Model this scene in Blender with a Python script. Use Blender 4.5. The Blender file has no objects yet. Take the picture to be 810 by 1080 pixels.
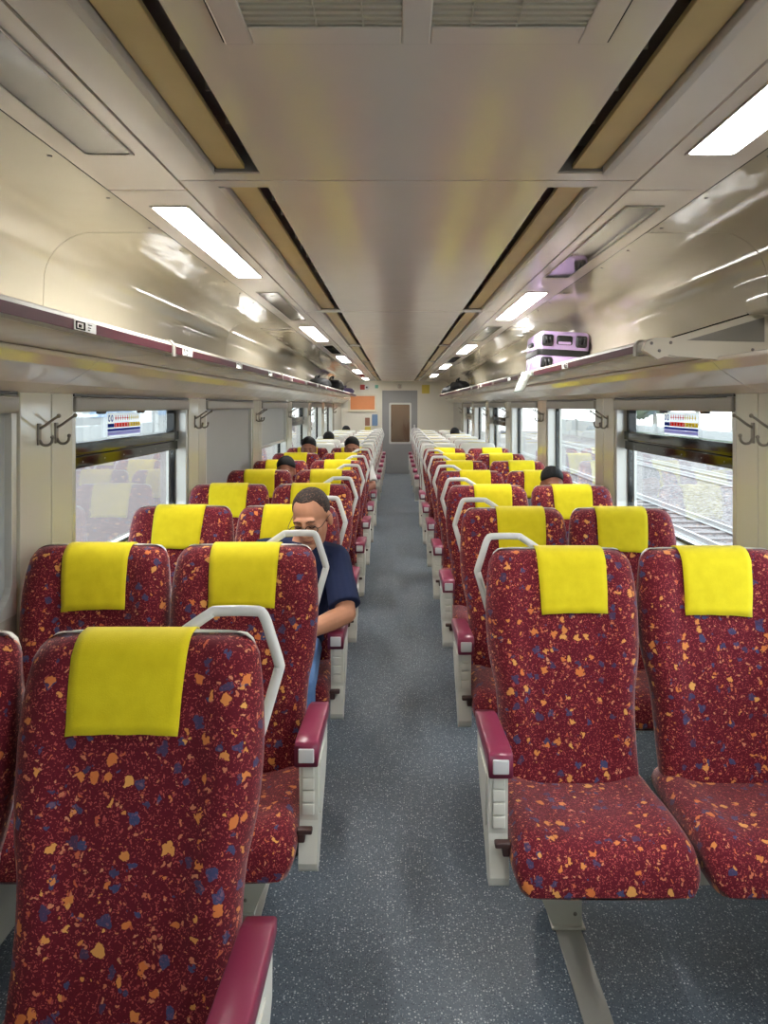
import bpy, bmesh, math, random
from mathutils import Vector, Matrix, Euler
random.seed(7)
PI = math.pi
SC = bpy.context.scene
COL = SC.collection
H = 1.55            # eye height
Y0, Y1 = -1.25, 16.2  # carriage ends
HW = 1.275          # half width between the window walls
ZC = 2.12           # ceiling

# ------------------------------------------------------------------ materials
def lin(c):
    return tuple((x/12.92 if x <= .04045 else ((x+.055)/1.055)**2.4) for x in c)
def srgb(r, g, b):
    return lin((r/255, g/255, b/255)) + (1.0,)
class NT:
    def __init__(s, name):
        s.m = bpy.data.materials.new(name); s.m.use_nodes = True
        s.t = s.m.node_tree; s.t.nodes.clear()
        s.out = s.n('ShaderNodeOutputMaterial')
    def n(s, typ, **kw):
        nd = s.t.nodes.new(typ)
        for k, v in kw.items():
            if k.startswith('i_'):
                nd.inputs[k[2:].replace('_', ' ')].default_value = v
            else:
                setattr(nd, k, v)
        return nd
    def l(s, a, b): s.t.links.new(a, b)
    def math(s, op, a, b=None, clamp=False):
        nd = s.n('ShaderNodeMath', operation=op); nd.use_clamp = clamp
        for i, v in enumerate((a, b)):
            if v is None: continue
            if isinstance(v, (int, float)): nd.inputs[i].default_value = v
            else: s.l(v, nd.inputs[i])
        return nd.outputs[0]
    def mix(s, fac, a, b):
        nd = s.n('ShaderNodeMix', data_type='RGBA')
        for idx, v in ((0, fac), (6, a), (7, b)):
            if isinstance(v, (int, float)): nd.inputs[idx].default_value = v
            elif isinstance(v, tuple): nd.inputs[idx].default_value = v
            else: s.l(v, nd.inputs[idx])
        return nd.outputs[2]
    def bsdf(s, color, rough=.5, metal=0., spec=.5, coat=0., normal=None, coat_rough=.05):
        b = s.n('ShaderNodeBsdfPrincipled')
        if isinstance(color, tuple): b.inputs['Base Color'].default_value = color
        else: s.l(color, b.inputs['Base Color'])
        if isinstance(rough, (int, float)): b.inputs['Roughness'].default_value = rough
        else: s.l(rough, b.inputs['Roughness'])
        b.inputs['Metallic'].default_value = metal
        b.inputs['Specular IOR Level'].default_value = spec
        b.inputs['Coat Weight'].default_value = coat
        b.inputs['Coat Roughness'].default_value = coat_rough
        if normal is not None: s.l(normal, b.inputs['Normal'])
        s.l(b.outputs[0], s.out.inputs[0])
        return b
    def coord(s, kind='Object', rnd=False):
        tc = s.n('ShaderNodeTexCoord')
        v = tc.outputs[kind]
        if rnd:
            oi = s.n('ShaderNodeObjectInfo')
            k = s.math('MULTIPLY', oi.outputs['Random'], 37.0)
            a = s.n('ShaderNodeVectorMath', operation='ADD'); s.l(v, a.inputs[0]); s.l(k, a.inputs[1]); v = a.outputs[0]
        return v
    def noise(s, vec, scale, detail=2., rough=.5):
        nd = s.n('ShaderNodeTexNoise'); nd.inputs['Scale'].default_value = scale
        nd.inputs['Detail'].default_value = detail; nd.inputs['Roughness'].default_value = rough
        if vec is not None: s.l(vec, nd.inputs['Vector'])
        return nd
    def bump(s, h, strength=.2, dist=.01):
        b = s.n('ShaderNodeBump'); b.inputs['Strength'].default_value = strength; b.inputs['Distance'].default_value = dist
        s.l(h, b.inputs['Height']); return b.outputs[0]
    def ramp(s, fac, a, b):
        m = s.n('ShaderNodeMapRange'); m.inputs['From Min'].default_value = a; m.inputs['From Max'].default_value = b
        s.l(fac, m.inputs['Value']); return m.outputs[0]

def mat(name, color, rough=.5, metal=0., spec=.5, coat=0., var=.06, bump=0., bscale=60., vscale=8.):
    t = NT(name); c = t.coord()
    nz = t.noise(c, vscale, 4.)
    dark = tuple(x*(1-var) for x in color[:3]) + (1.,); lite = tuple(min(1, x*(1+var)) for x in color[:3]) + (1.,)
    col = t.mix(nz.outputs['Fac'], dark, lite)
    nrm = None
    if bump: nrm = t.bump(t.noise(c, bscale, 3.).outputs['Fac'], bump, .004)
    t.bsdf(col, rough, metal, spec, coat, nrm)
    return t.m

def fabric_mat():
    t = NT('seat_moquette'); v0 = t.coord('Object', True)
    wob = t.noise(v0, 70., 2.)
    d = t.n('ShaderNodeVectorMath', operation='SCALE'); t.l(wob.outputs['Color'], d.inputs[0]); d.inputs['Scale'].default_value = .028
    a = t.n('ShaderNodeVectorMath', operation='ADD'); t.l(v0, a.inputs[0]); t.l(d.outputs[0], a.inputs[1]); v = a.outputs[0]
    def spots(scale, thr, keep, seed):
        off = t.n('ShaderNodeVectorMath', operation='ADD'); t.l(v, off.inputs[0]); off.inputs[1].default_value = (seed, seed*1.7, seed*.6)
        vo = t.n('ShaderNodeTexVoronoi'); vo.inputs['Scale'].default_value = scale; vo.inputs['Randomness'].default_value = 1.
        t.l(off.outputs[0], vo.inputs['Vector'])
        sep = t.n('ShaderNodeSeparateColor'); t.l(vo.outputs['Color'], sep.inputs[0])
        sz = t.math('ADD', t.math('MULTIPLY', sep.outputs[1], thr*.6), thr*.55)
        m = t.math('LESS_THAN', vo.outputs['Distance'], sz)
        k = t.math('LESS_THAN', sep.outputs[0], keep)
        return t.math('MULTIPLY', m, k), sep.outputs[2]
    base = t.mix(t.noise(v0, 240., 2.).outputs['Fac'], srgb(74, 7, 22), srgb(112, 20, 38))
    s1, c1 = spots(185., .36, .95, 1.3)
    col = t.mix(t.math('MULTIPLY', s1, .60), base, srgb(204, 92, 88))
    s2, c2 = spots(84., .33, .42, 5.1)
    col = t.mix(t.math('MULTIPLY', s2, .85), col, t.mix(c2, srgb(206, 98, 66), srgb(220, 148, 112)))
    s3, c3 = spots(27., .30, .66, 9.7)
    col = t.mix(t.math('MULTIPLY', s3, .75), col, t.mix(c3, srgb(62, 56, 88), srgb(50, 80, 124)))
    s4, c4 = spots(29., .30, .62, 14.2)
    col = t.mix(t.math('MULTIPLY', s4, .95), col, t.mix(c4, srgb(214, 118, 62), srgb(226, 164, 88)))
    b = t.bump(t.noise(v0, 900., 2.).outputs['Fac'], .25, .002)
    p = t.bsdf(col, .85, 0, .25, 0, b)
    p.inputs['Sheen Weight'].default_value = .4; p.inputs['Sheen Roughness'].default_value = .4
    p.inputs['Sheen Tint'].default_value = (1., .8, .8, 1)
    return t.m

def yellow_mat():
    t = NT('yellow_cloth'); v = t.coord('Object', True)
    n1 = t.noise(v, 26., 4.).outputs['Fac']; n2 = t.noise(v, 420., 2.).outputs['Fac']
    c = t.mix(n1, srgb(208, 188, 14), srgb(236, 218, 34))
    c = t.mix(t.math('MULTIPLY', n2, .35), c, srgb(196, 176, 16))
    p = t.bsdf(c, .8, 0, .2, 0, t.bump(n2, .3, .002)); p.inputs['Sheen Weight'].default_value = .15
    return t.m

def floor_mat():
    t = NT('speckled_vinyl'); v = t.coord()
    def sp(scale, thr, keep, seed):
        off = t.n('ShaderNodeVectorMath', operation='ADD'); t.l(v, off.inputs[0]); off.inputs[1].default_value = (seed, seed, 0)
        vo = t.n('ShaderNodeTexVoronoi'); vo.inputs['Scale'].default_value = scale; t.l(off.outputs[0], vo.inputs['Vector'])
        sep = t.n('ShaderNodeSeparateColor'); t.l(vo.outputs['Color'], sep.inputs[0])
        return t.math('MULTIPLY', t.math('LESS_THAN', vo.outputs['Distance'], thr), t.math('LESS_THAN', sep.outputs[0], keep))
    c = t.mix(t.noise(v, 3., 5.).outputs['Fac'], srgb(74, 84, 94), srgb(97, 107, 117))
    c = t.mix(t.math('MULTIPLY', sp(150., .34, .5, 2.), .7), c, srgb(46, 54, 68))
    c = t.mix(t.math('MULTIPLY', sp(120., .3, .34, 7.), .8), c, srgb(196, 202, 204))
    c = t.mix(t.math('MULTIPLY', sp(210., .36, .4, 4.), .6), c, srgb(160, 168, 172))
    r = t.ramp(t.noise(v, 6., 3.).outputs['Fac'], 0., 1.)
    rr = t.math('ADD', t.math('MULTIPLY', r, .12), .36)
    t.bsdf(c, rr, 0, .4, 0, t.bump(t.noise(v, 160., 2.).outputs['Fac'], .12, .002))
    return t.m

def laminate(name, c, rough=.12, wav=.05, wscale=5., spec=.5):
    t = NT(name); v = t.coord()
    nz = t.noise(v, 2.2, 5.)
    col = t.mix(nz.outputs['Fac'], tuple(x*.93 for x in c[:3])+(1,), tuple(x*1.05 for x in c[:3])+(1,))
    rg = t.math('ADD', t.math('MULTIPLY', t.noise(v, 9., 4.).outputs['Fac'], .08), rough-.04)
    t.bsdf(col, rg, 0, spec, 0, t.bump(t.noise(v, wscale, 2.).outputs['Fac'], wav, .05))
    return t.m

def glass_mat(name, tint=(.86, .9, .9), fr=1.0):
    t = NT(name)
    tr = t.n('ShaderNodeBsdfTransparent'); tr.inputs[0].default_value = tint + (1,)
    gl = t.n('ShaderNodeBsdfGlossy'); gl.inputs['Roughness'].default_value = .02; gl.inputs['Color'].default_value = (fr, fr, fr, 1)
    lw = t.n('ShaderNodeLayerWeight'); lw.inputs['Blend'].default_value = .5
    f5 = t.math('ADD', t.math('MULTIPLY', t.math('POWER', lw.outputs['Facing'], 5.), .96), .04)
    mx = t.n('ShaderNodeMixShader'); t.l(f5, mx.inputs[0]); t.l(tr.outputs[0], mx.inputs[1]); t.l(gl.outputs[0], mx.inputs[2])
    t.l(mx.outputs[0], t.out.inputs[0]); return t.m

def emit_mat(name, c, s):
    t = NT(name); e = t.n('ShaderNodeEmission'); e.inputs[0].default_value = c; e.inputs[1].default_value = s
    t.l(e.outputs[0], t.out.inputs[0]); return t.m

M = {}
M['fabric'] = fabric_mat(); M['yellow'] = yellow_mat(); M['floor'] = floor_mat()
M['ceiling'] = laminate('ceiling_laminate', srgb(234, 225, 216), .18, .012, 2.5, .9)
M['panel'] = laminate('curved_laminate', srgb(188, 181, 162), .06, .06, 3.2, .8)
M['pillar'] = laminate('pillar_laminate', srgb(208, 204, 188), .12, .03, 4.)
M['cove'] = laminate('cove_laminate', srgb(226, 218, 208), .10, .06, 3.5, .8)
M['rack'] = laminate('rack_panel', srgb(224, 216, 200), .10, .06, 3., .7)
M['wall'] = mat('wall_panel', srgb(176, 172, 160), .35)
M['endwall'] = laminate('end_partition', srgb(232, 226, 210), .25, .02)
M['dark'] = mat('dark_gap', srgb(28, 26, 25), .8)
M['slotdark'] = mat('slot_shade_metal', srgb(136, 130, 126), .6)
M['slotgrey'] = mat('slot_grey_paint', srgb(206, 200, 194), .4)
M['gold'] = mat('gold_strip', srgb(204, 180, 126), .4, .1, .5, 0, .1, .05, 300)
M['shell'] = mat('seat_shell_plastic', srgb(222, 220, 210), .35)
M['handle'] = mat('handle_plastic', srgb(205, 204, 200), .35)
M['whiteplastic'] = mat('armrest_plastic', srgb(214, 212, 202), .38)
M['burg'] = mat('burgundy_plastic', srgb(134, 48, 76), .3, 0, .5, .1)
M['burgstripe'] = mat('burgundy_stripe', srgb(72, 12, 28), .5, 0, .2)
M['button'] = mat('button_plastic', srgb(206, 204, 206), .35)
M['lever'] = mat('lever_plastic', srgb(66, 42, 40), .45)
M['leg'] = mat('pedestal_paint', srgb(190, 188, 176), .45)
M['rail'] = mat('floor_rail_metal', srgb(168, 166, 158), .42, .35)
M['lip'] = mat('rack_edge_paint', srgb(158, 153, 142), .55, 0, .3)
M['alu'] = mat('aluminium_trim', srgb(206, 205, 200), .3, .4)
M['black'] = mat('black_rubber', srgb(8, 8, 8), .06, 0, .35)
M['hook'] = mat('hook_metal', srgb(128, 122, 112), .4, .3)
M['blind'] = mat('blind_fabric', srgb(176, 178, 178), .8, 0, .2, 0, .02)
M['cassette'] = mat('blind_cassette_metal', srgb(150, 147, 140), .4, .3)
M['glass'] = glass_mat('window_glass')
M['doorglass'] = glass_mat('door_glass', (.8, .76, .7))
M['lens'] = mat('unlit_lens', srgb(92, 90, 86), .04, 0, .8)
M['lensframe'] = mat('light_frame', srgb(186, 180, 172), .35)
M['lamp'] = emit_mat('lit_diffuser', (1., .985, .95, 1), 23.)
M['grille'] = mat('grille_metal', srgb(206, 202, 188), .45)
M['door'] = mat('door_metal', srgb(150, 150, 150), .38, .5, .5, 0, .08, 0, 60, 3)
M['lilac'] = mat('lilac_shell', srgb(190, 164, 212), .3)
M['blk'] = mat('black_plastic', srgb(22, 22, 24), .4)
M['bagblack'] = mat('black_bag_cloth', srgb(13, 13, 14), .75, 0, .3, 0, .2, .3, 120)
M['bagviolet'] = mat('violet_bag_cloth', srgb(96, 84, 120), .7, 0, .3, 0, .1, .3, 120)
M['tag'] = mat('paper_tag', srgb(224, 232, 222), .6)
M['orange'] = mat('orange_board', srgb(222, 142, 90), .5)
M['creamframe'] = mat('cream_frame', srgb(222, 214, 190), .4)
M['red'] = mat('red_paint', srgb(176, 50, 40), .5)
M['white'] = mat('white_paint', srgb(228, 228, 224), .5)
M['greensign'] = mat('green_sign', srgb(120, 190, 160), .5)
M['brownp'] = mat('brown_poster', srgb(150, 104, 84), .6)
M['bluep'] = mat('blue_holder', srgb(110, 136, 170), .5)
M['yellowp'] = mat('yellow_paper', srgb(226, 204, 90), .5)
M['vest'] = mat('vestibule_wall', srgb(150, 132, 118), .5)
# sticker inks
M['inkblue'] = mat('ink_blue', srgb(48, 72, 150), .5); M['inkred'] = mat('ink_red', srgb(216, 62, 56), .5)
M['inkyellow'] = mat('ink_yellow', srgb(228, 206, 70), .5); M['inkbar'] = mat('ink_bar', srgb(80, 92, 170), .5)
M['inklilac'] = mat('ink_lilac', srgb(190, 180, 224), .5)
def translucent(name, c):
    t = NT(name); a = t.n('ShaderNodeBsdfDiffuse'); b = t.n('ShaderNodeBsdfTranslucent'); m = t.n('ShaderNodeMixShader')
    a.inputs[0].default_value = c; b.inputs[0].default_value = c; m.inputs[0].default_value = .6
    t.l(a.outputs[0], m.inputs[1]); t.l(b.outputs[0], m.inputs[2]); t.l(m.outputs[0], t.out.inputs[0]); return t.m
M['paper'] = translucent('sticker_paper', srgb(250, 250, 250))
for k_, c_ in (('inkblue', (60, 84, 170)), ('inkred', (235, 70, 66)), ('inkyellow', (240, 220, 80)), ('inkbar', (90, 104, 190)), ('inklilac', (205, 200, 236))): M[k_] = translucent('sticker_'+k_, srgb(*c_))
# people
def skin(name, c): return mat(name, c, .5, 0, .4, 0, .08, .1, 200, 30)
M['skin'] = skin('skin_tan', srgb(196, 140, 110)); M['skin2'] = skin('skin_brown', srgb(142, 92, 72))
M['lips'] = mat('lip_skin', srgb(156, 90, 82), .5)
def thin_hair():
    t = NT('short_thin_hair'); v = t.coord()
    f = t.ramp(t.noise(v, 130., 4., .7).outputs['Fac'], .50, .78)
    t.bsdf(t.mix(f, srgb(44, 37, 35), srgb(128, 94, 76)), .7, 0, .3, 0, t.bump(t.noise(v, 350., 2.).outputs['Fac'], .5, .003)); return t.m
M['hairgrey'] = thin_hair()
M['hair'] = mat('black_hair', srgb(18, 16, 17), .65, 0, .25, 0, .3, .6, 250, 60)
M['navy'] = mat('navy_jersey', srgb(38, 46, 76), .85, 0, .2, 0, .1, .2, 300)
M['grey_shirt'] = mat('grey_jersey', srgb(80, 78, 84), .85); M['white_shirt'] = mat('white_jersey', srgb(214, 210, 206), .85)
M['jeans'] = mat('blue_denim', srgb(92, 124, 170), .85, 0, .2, 0, .15, .2, 300); M['darkjeans'] = mat('dark_denim', srgb(46, 58, 92), .85)
M['shoe'] = mat('dark_shoe', srgb(30, 28, 28), .6)
M['wire'] = mat('spectacle_wire', srgb(70, 66, 64), .3, .8)
M['lensclear'] = glass_mat('spectacle_lens', (.95, .95, .95), .6)
# outside
M['paving'] = mat('platform_paving', srgb(98, 86, 82), .8, 0, .3, 0, .1, 0, 60, 1.5)
M['ballast'] = None
M['steel'] = mat('rail_steel', srgb(190, 188, 186), .35, .2)
M['sleeper'] = mat('concrete_sleeper', srgb(132, 124, 121), .9)
M['concrete'] = mat('pale_concrete', srgb(156, 156, 153), .8)
M['bluewall'] = mat('pale_blue_cladding', srgb(122, 142, 164), .6)
M['tree'] = mat('hazy_foliage', srgb(112, 126, 104), .9, 0, .1, 0, .2, 0, 60, 3.)
M['trunk'] = mat('pale_trunk', srgb(150, 142, 130), .9)
M['tactile'] = mat('yellow_line_paint', srgb(170, 152, 64), .7)
def ballast():
    t = NT('track_ballast'); v = t.coord()
    vo = t.n('ShaderNodeTexVoronoi'); vo.inputs['Scale'].default_value = 16.; t.l(v, vo.inputs['Vector'])
    sep = t.n('ShaderNodeSeparateColor'); t.l(vo.outputs['Color'], sep.inputs[0])
    c = t.mix(sep.outputs[0], srgb(82, 75, 75), srgb(156, 149, 145))
    t.bsdf(c, .9, 0, .2, 0, t.bump(vo.outputs['Distance'], .6, .05)); return t.m
M['ballast'] = ballast()

# ------------------------------------------------------------------ mesh helpers
class MB:
    def __init__(s): s.v = []; s.f = []; s.s = []
    def add(s, vs, fs, smooth=False):
        o = len(s.v); s.v += [tuple(p) for p in vs]
        s.f += [tuple(i+o for i in f) for f in fs]; s.s += [smooth]*len(fs); return s
    def box(s, x0, x1, y0, y1, z0, z1):
        x0, x1 = sorted((x0, x1)); y0, y1 = sorted((y0, y1)); z0, z1 = sorted((z0, z1))
        vs = [(x0,y0,z0),(x1,y0,z0),(x1,y1,z0),(x0,y1,z0),(x0,y0,z1),(x1,y0,z1),(x1,y1,z1),(x0,y1,z1)]
        return s.add(vs, [(3,2,1,0),(4,5,6,7),(0,1,5,4),(1,2,6,5),(2,3,7,6),(3,0,4,7)])
    def loft(s, rings, cap=True, smooth=True, closed=True, loop=False):
        n = len(rings[0]); vs = [p for r in rings for p in r]; fs = []
        m = len(rings)
        for i in range(m if loop else m-1):
            a = i*n; b = ((i+1) % m)*n
            for j in range(n if closed else n-1):
                k = (j+1) % n
                fs.append((a+j, a+k, b+k, b+j))
        if cap and not loop:
            fs.append(tuple(reversed(range(n)))); fs.append(tuple(range((m-1)*n, m*n)))
        return s.add(vs, fs, smooth)
    def rbox(s, c, size, r, seg=4, mtx=None, rz=None):
        """rounded box"""
        hx, hy, hz = size[0]/2, size[1]/2, size[2]/2
        rz = r if rz is None else rz
        rings = []
        prof = [(k/seg*PI/2) for k in range(seg+1)]
        lv = [(-hz+rz*(1-math.sin(a)), rz*(1-math.cos(a))) for a in reversed(prof)] + [(hz-rz*(1-math.sin(a)), rz*(1-math.cos(a))) for a in prof]
        for z, ins in lv:
            ring = []
            rr = max(r-ins, r*.15)
            for q, (sx, sy) in enumerate(((1,1),(-1,1),(-1,-1),(1,-1))):
                cx = sx*(hx-ins-rr); cy = sy*(hy-ins-rr)
                for k in range(seg+1):
                    a = q*PI/2 + k/seg*PI/2
                    ring.append(Vector((cx+rr*math.cos(a), cy+rr*math.sin(a), z)))
            rings.append(ring)
        mt = mtx or Matrix.Identity(4)
        rings = [[(mt @ p) + Vector(c) for p in rg] for rg in rings]
        return s.loft(rings)
    def tube(s, pts, r, n=8, closed=False, smoothpts=0, flat=1.0):
        pts = [Vector(p) for p in pts]
        rad = list(r) if isinstance(r, (list, tuple)) else [r]*len(pts)
        if smoothpts:
            P = []; R = []
            m = len(pts)
            for i in range(m if closed else m-1):
                g = lambda k: pts[k % m] if closed else pts[max(0, min(m-1, k))]
                p0, p1, p2, p3 = g(i-1), g(i), g(i+1), g(i+2)
                for q in range(smoothpts):
                    t = q/smoothpts
                    P.append(.5*((2*p1)+(p2-p0)*t+(2*p0-5*p1+4*p2-p3)*t*t+(3*p1-p0-3*p2+p3)*t**3))
                    R.append(rad[i]*(1-t)+rad[(i+1) % m]*t)
            if not closed: P.append(pts[-1]); R.append(rad[-1])
            pts, rad = P, R
        rings = []; m = len(pts); up = None
        for i in range(m):
            if closed: d = pts[(i+1) % m]-pts[i-1]
            else: d = pts[min(i+1, m-1)]-pts[max(i-1, 0)]
            d.normalize()
            if up is None:
                up = Vector((0,0,1)) if abs(d.z) < .9 else Vector((0,1,0))
            u = (up - d*up.dot(d)); u.normalize(); up = u; w = d.cross(u)
            rings.append([pts[i] + u*(rad[i]*math.cos(2*PI*k/n)) + w*(rad[i]*flat*math.sin(2*PI*k/n)) for k in range(n)])
        return s.loft(rings, not closed, True, True, closed)
    def ell(s, c, r, nu=16, nv=10, mtx=None):
        vs = []; c = Vector(c); mt = mtx or Matrix.Identity(3)
        vs.append(c + mt @ Vector((0,0,-r[2])))
        for i in range(1, nv):
            a = -PI/2 + PI*i/nv
            for j in range(nu):
                b = 2*PI*j/nu
                vs.append(c + mt @ Vector((r[0]*math.cos(a)*math.cos(b), r[1]*math.cos(a)*math.sin(b), r[2]*math.sin(a))))
        vs.append(c + mt @ Vector((0,0,r[2])))
        fs = []
        for j in range(nu): fs.append((0, 1+(j+1) % nu, 1+j))
        for i in range(nv-2):
            for j in range(nu):
                a = 1+i*nu; b = a+nu; k = (j+1) % nu
                fs.append((a+j, a+k, b+k, b+j))
        t = len(vs)-1; a = 1+(nv-2)*nu
        for j in range(nu): fs.append((a+j, a+(j+1) % nu, t))
        return s.add(vs, fs, True)
    def prism(s, poly, axis, a0, a1, smooth=False):
        """closed 2-D outline extruded along an axis: x -> (y,z), y -> (x,z), z -> (x,y)"""
        def P(p, a): return {'x': (a, p[0], p[1]), 'y': (p[0], a, p[1]), 'z': (p[0], p[1], a)}[axis]
        n = len(poly); vs = [P(p, a0) for p in poly] + [P(p, a1) for p in poly]
        fs = [(j, (j+1) % n, n+(j+1) % n, n+j) for j in range(n)]
        s.add(vs, fs, smooth)
        s.add(vs, [tuple(reversed(range(n))), tuple(range(n, 2*n))], False)
        return s
    def ring_prism(s, outer, inner, axis, a0, a1):
        def P(p, a): return {'x': (a, p[0], p[1]), 'y': (p[0], a, p[1]), 'z': (p[0], p[1], a)}[axis]
        n = len(outer)
        vs = [P(p, a0) for p in outer]+[P(p, a0) for p in inner]+[P(p, a1) for p in outer]+[P(p, a1) for p in inner]
        fs = []
        for j in range(n):
            k = (j+1) % n
            fs += [(j, k, n+k, n+j), (2*n+k, 2*n+j, 3*n+j, 3*n+k), (k, j, 2*n+j, 2*n+k), (n+j, n+k, 3*n+k, 3*n+j)]
        return s.add(vs, fs)
    def build(s, name, m, parent=None, bevel=0., sub=0, fix=True):
        me = bpy.data.meshes.new(name); me.from_pydata(s.v, [], s.f)
        me.polygons.foreach_set('use_smooth', s.s)
        if fix:
            bm = bmesh.new(); bm.from_mesh(me); bmesh.ops.recalc_face_normals(bm, faces=bm.faces[:]); bm.to_mesh(me); bm.free()
        me.materials.append(m); me.update()
        o = bpy.data.objects.new(name, me); COL.objects.link(o)
        if parent is not None: o.parent = parent
        if bevel:
            b = o.modifiers.new('bevel', 'BEVEL'); b.width = bevel; b.segments = 2; b.limit_method = 'ANGLE'; b.angle_limit = .6
        if sub:
            b = o.modifiers.new('subdivision', 'SUBSURF'); b.levels = sub; b.render_levels = sub
        return o

def rrect(x0, x1, z0, z1, r, seg=6):
    out = []
    for q, (cx, cz) in enumerate(((x1-r, z1-r), (x0+r, z1-r), (x0+r, z0+r), (x1-r, z0+r))):
        for k in range(seg+1):
            a = q*PI/2 + k/seg*PI/2
            out.append((cx+r*math.cos(a), cz+r*math.sin(a)))
    return out
def rect_like(x0, x1, z0, z1, seg=6):
    """a rectangle with the vertex count of rrect"""
    out = []
    for q, (cx, cz) in enumerate(((x1, z1), (x0, z1), (x0, z0), (x1, z0))):
        for k in range(seg+1): out.append((cx, cz))
    return out

def tag(o, label=None, cat=None, group=None, kind=None):
    if label: o['label'] = label
    if cat: o['category'] = cat
    if group: o['group'] = group
    if kind: o['kind'] = kind
    return o
def empty(name, loc=(0,0,0), rz=0.):
    o = bpy.data.objects.new(name, None); COL.objects.link(o); o.location = loc; o.rotation_euler = (0, 0, rz)
    o.empty_display_size = .1; return o
def copy_tree(o, parent=None, keep=None):
    c = o.copy(); COL.objects.link(c)
    if parent is not None: c.parent = parent
    for ch in list(o.children): copy_tree(ch, c)
    return c
ORD = ['first','second','third','fourth','fifth','sixth','seventh','eighth','ninth','tenth','eleventh','twelfth','thirteenth','fourteenth','fifteenth']

# ------------------------------------------------------------------ room shell
def struct(name, mb, m, label, cat, **k):
    return tag(mb.build(name, m, **k), label, cat, None, 'structure')
struct('floor', MB().box(-HW-.1, HW+.1, Y0, Y1+1.6, -.06, 0), M['floor'], 'blue grey speckled vinyl carriage floor', 'floor')
for s, nm in ((-1, 'left'), (1, 'right')):
    m = MB().box(s*.44, s*.515, Y0, 15.6, 0, .006)
    struct('trim_floor_rail_'+nm, m, M['rail'], f'metal seat track strip in the floor under the {nm} seats', 'floor rail', bevel=.002)

PILL0, PP, PW = 2.32, 1.90, .40       # near face of first pillar, pitch, width
ZS, ZT = .87, 1.60                    # sill and head of the window openings
pillars = [PILL0+PP*k for k in range(-2, 7)]   # -1.48 .. 13.72
def wins(): return [(pillars[i]+PW, pillars[i+1]) for i in range(len(pillars)-1)]
for s, nm in ((-1, 'left'), (1, 'right')):
    m = MB(); a, b = s*HW, s*(HW+.12)
    m.box(a, b, Y0, Y1, 0, ZS); m.box(a, b, Y0, Y1, ZT, 2.3)
    for p in pillars: m.box(a, b, max(p, Y0), p+PW, ZS, ZT)
    m.box(a, b, pillars[-1]+PW, Y1, ZS, ZT)
    struct('wall_'+nm, m, M['wall'], f'beige {nm} side wall of the carriage below and between the windows', 'wall')
# pillar cover panels
for s, nm in ((-1, 'left'), (1, 'right')):
    for i, p in enumerate(pillars[1:]):
        m = MB()
        x0, x1 = s*(HW-.012), s*(HW+.002)
        mid = p+PW*.56
        m.box(x0, x1, p+.012, mid-.003, .5, ZT-.005); m.box(x0, x1, mid+.003, p+PW-.012, .5, ZT-.005)
        m.box(s*(HW-.004), x1, mid-.004, mid+.004, .5, ZT-.005)
        struct(f'trim_{i+1 if s<0 else i+11}', m, M['pillar'], f'glossy cream pillar panel between windows, {ORD[i]} along the {nm} wall', 'wall panel', bevel=.003)

# ceiling -----------------------------------------------------------------
SEAM = [1.80+2.49*k for k in range(-2, 7)]      # -3.18 .. 16.74
SEAM = [max(Y0, v) for v in SEAM if v < Y1-.4] + [Y1]
SEAM = sorted(set(SEAM))
SI, SO, SE, SL = .364, .489, .583, .79
g = .0035
mc = MB(); T = .02
VY0, VY1, VX = .42, 1.10, .30
for y0, y1 in zip(SEAM[:-1], SEAM[1:]):
    a, b = y0+g, y1-g
    mc.box(-SI, SI, a, b, ZC, ZC+T)
    for s in (-1, 1):
        mc.box(s*SI, s*SO, a, y0+.055, ZC, ZC+T); mc.box(s*SI, s*SO, y1-.055, b, ZC, ZC+T)
        mc.box(s*SO, s*(SE-g), a, b, ZC, ZC+T)
LSEAM = [1.88+2.49*k for k in range(-1, 6)]
LSEAM = [Y0]+[v for v in LSEAM if Y0 < v < Y1-.3]+[Y1]
LIGHTS = [.48+1.545*k for k in range(0, 10)]    # both sides, far ends at +1.13
LIGHTS = [y for y in LIGHTS if y+1.13 < Y1]
LX0, LX1, LLEN = .623, .734, 1.13
for y0, y1 in zip(LSEAM[:-1], LSEAM[1:]):
    for s in (-1, 1):
        mc.box(s*(SE+g), s*LX0, y0+g, y1-g, ZC, ZC+T); mc.box(s*LX1, s*SL, y0+g, y1-g, ZC, ZC+T)
        # fill between light openings
        cur = y0+g
        for ly in LIGHTS+[99]:
            if ly+LLEN < y0: continue
            e = min(ly, y1-g)
            if e > cur: mc.box(s*LX0, s*LX1, cur, e, ZC, ZC+T)
            cur = max(cur, ly+LLEN)
            if ly > y1: break
struct('ceiling', mc, M['ceiling'], 'glossy grey beige ceiling panels down the middle of the carriage', 'ceiling')
struct('ceiling_void', MB().box(-1.35, 1.35, Y0, Y1, 2.30, 2.33).box(-SE, SE, Y0, Y1, 2.19, 2.2), M['dark'], 'dark space above the ceiling panel gaps', 'ceiling')
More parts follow.
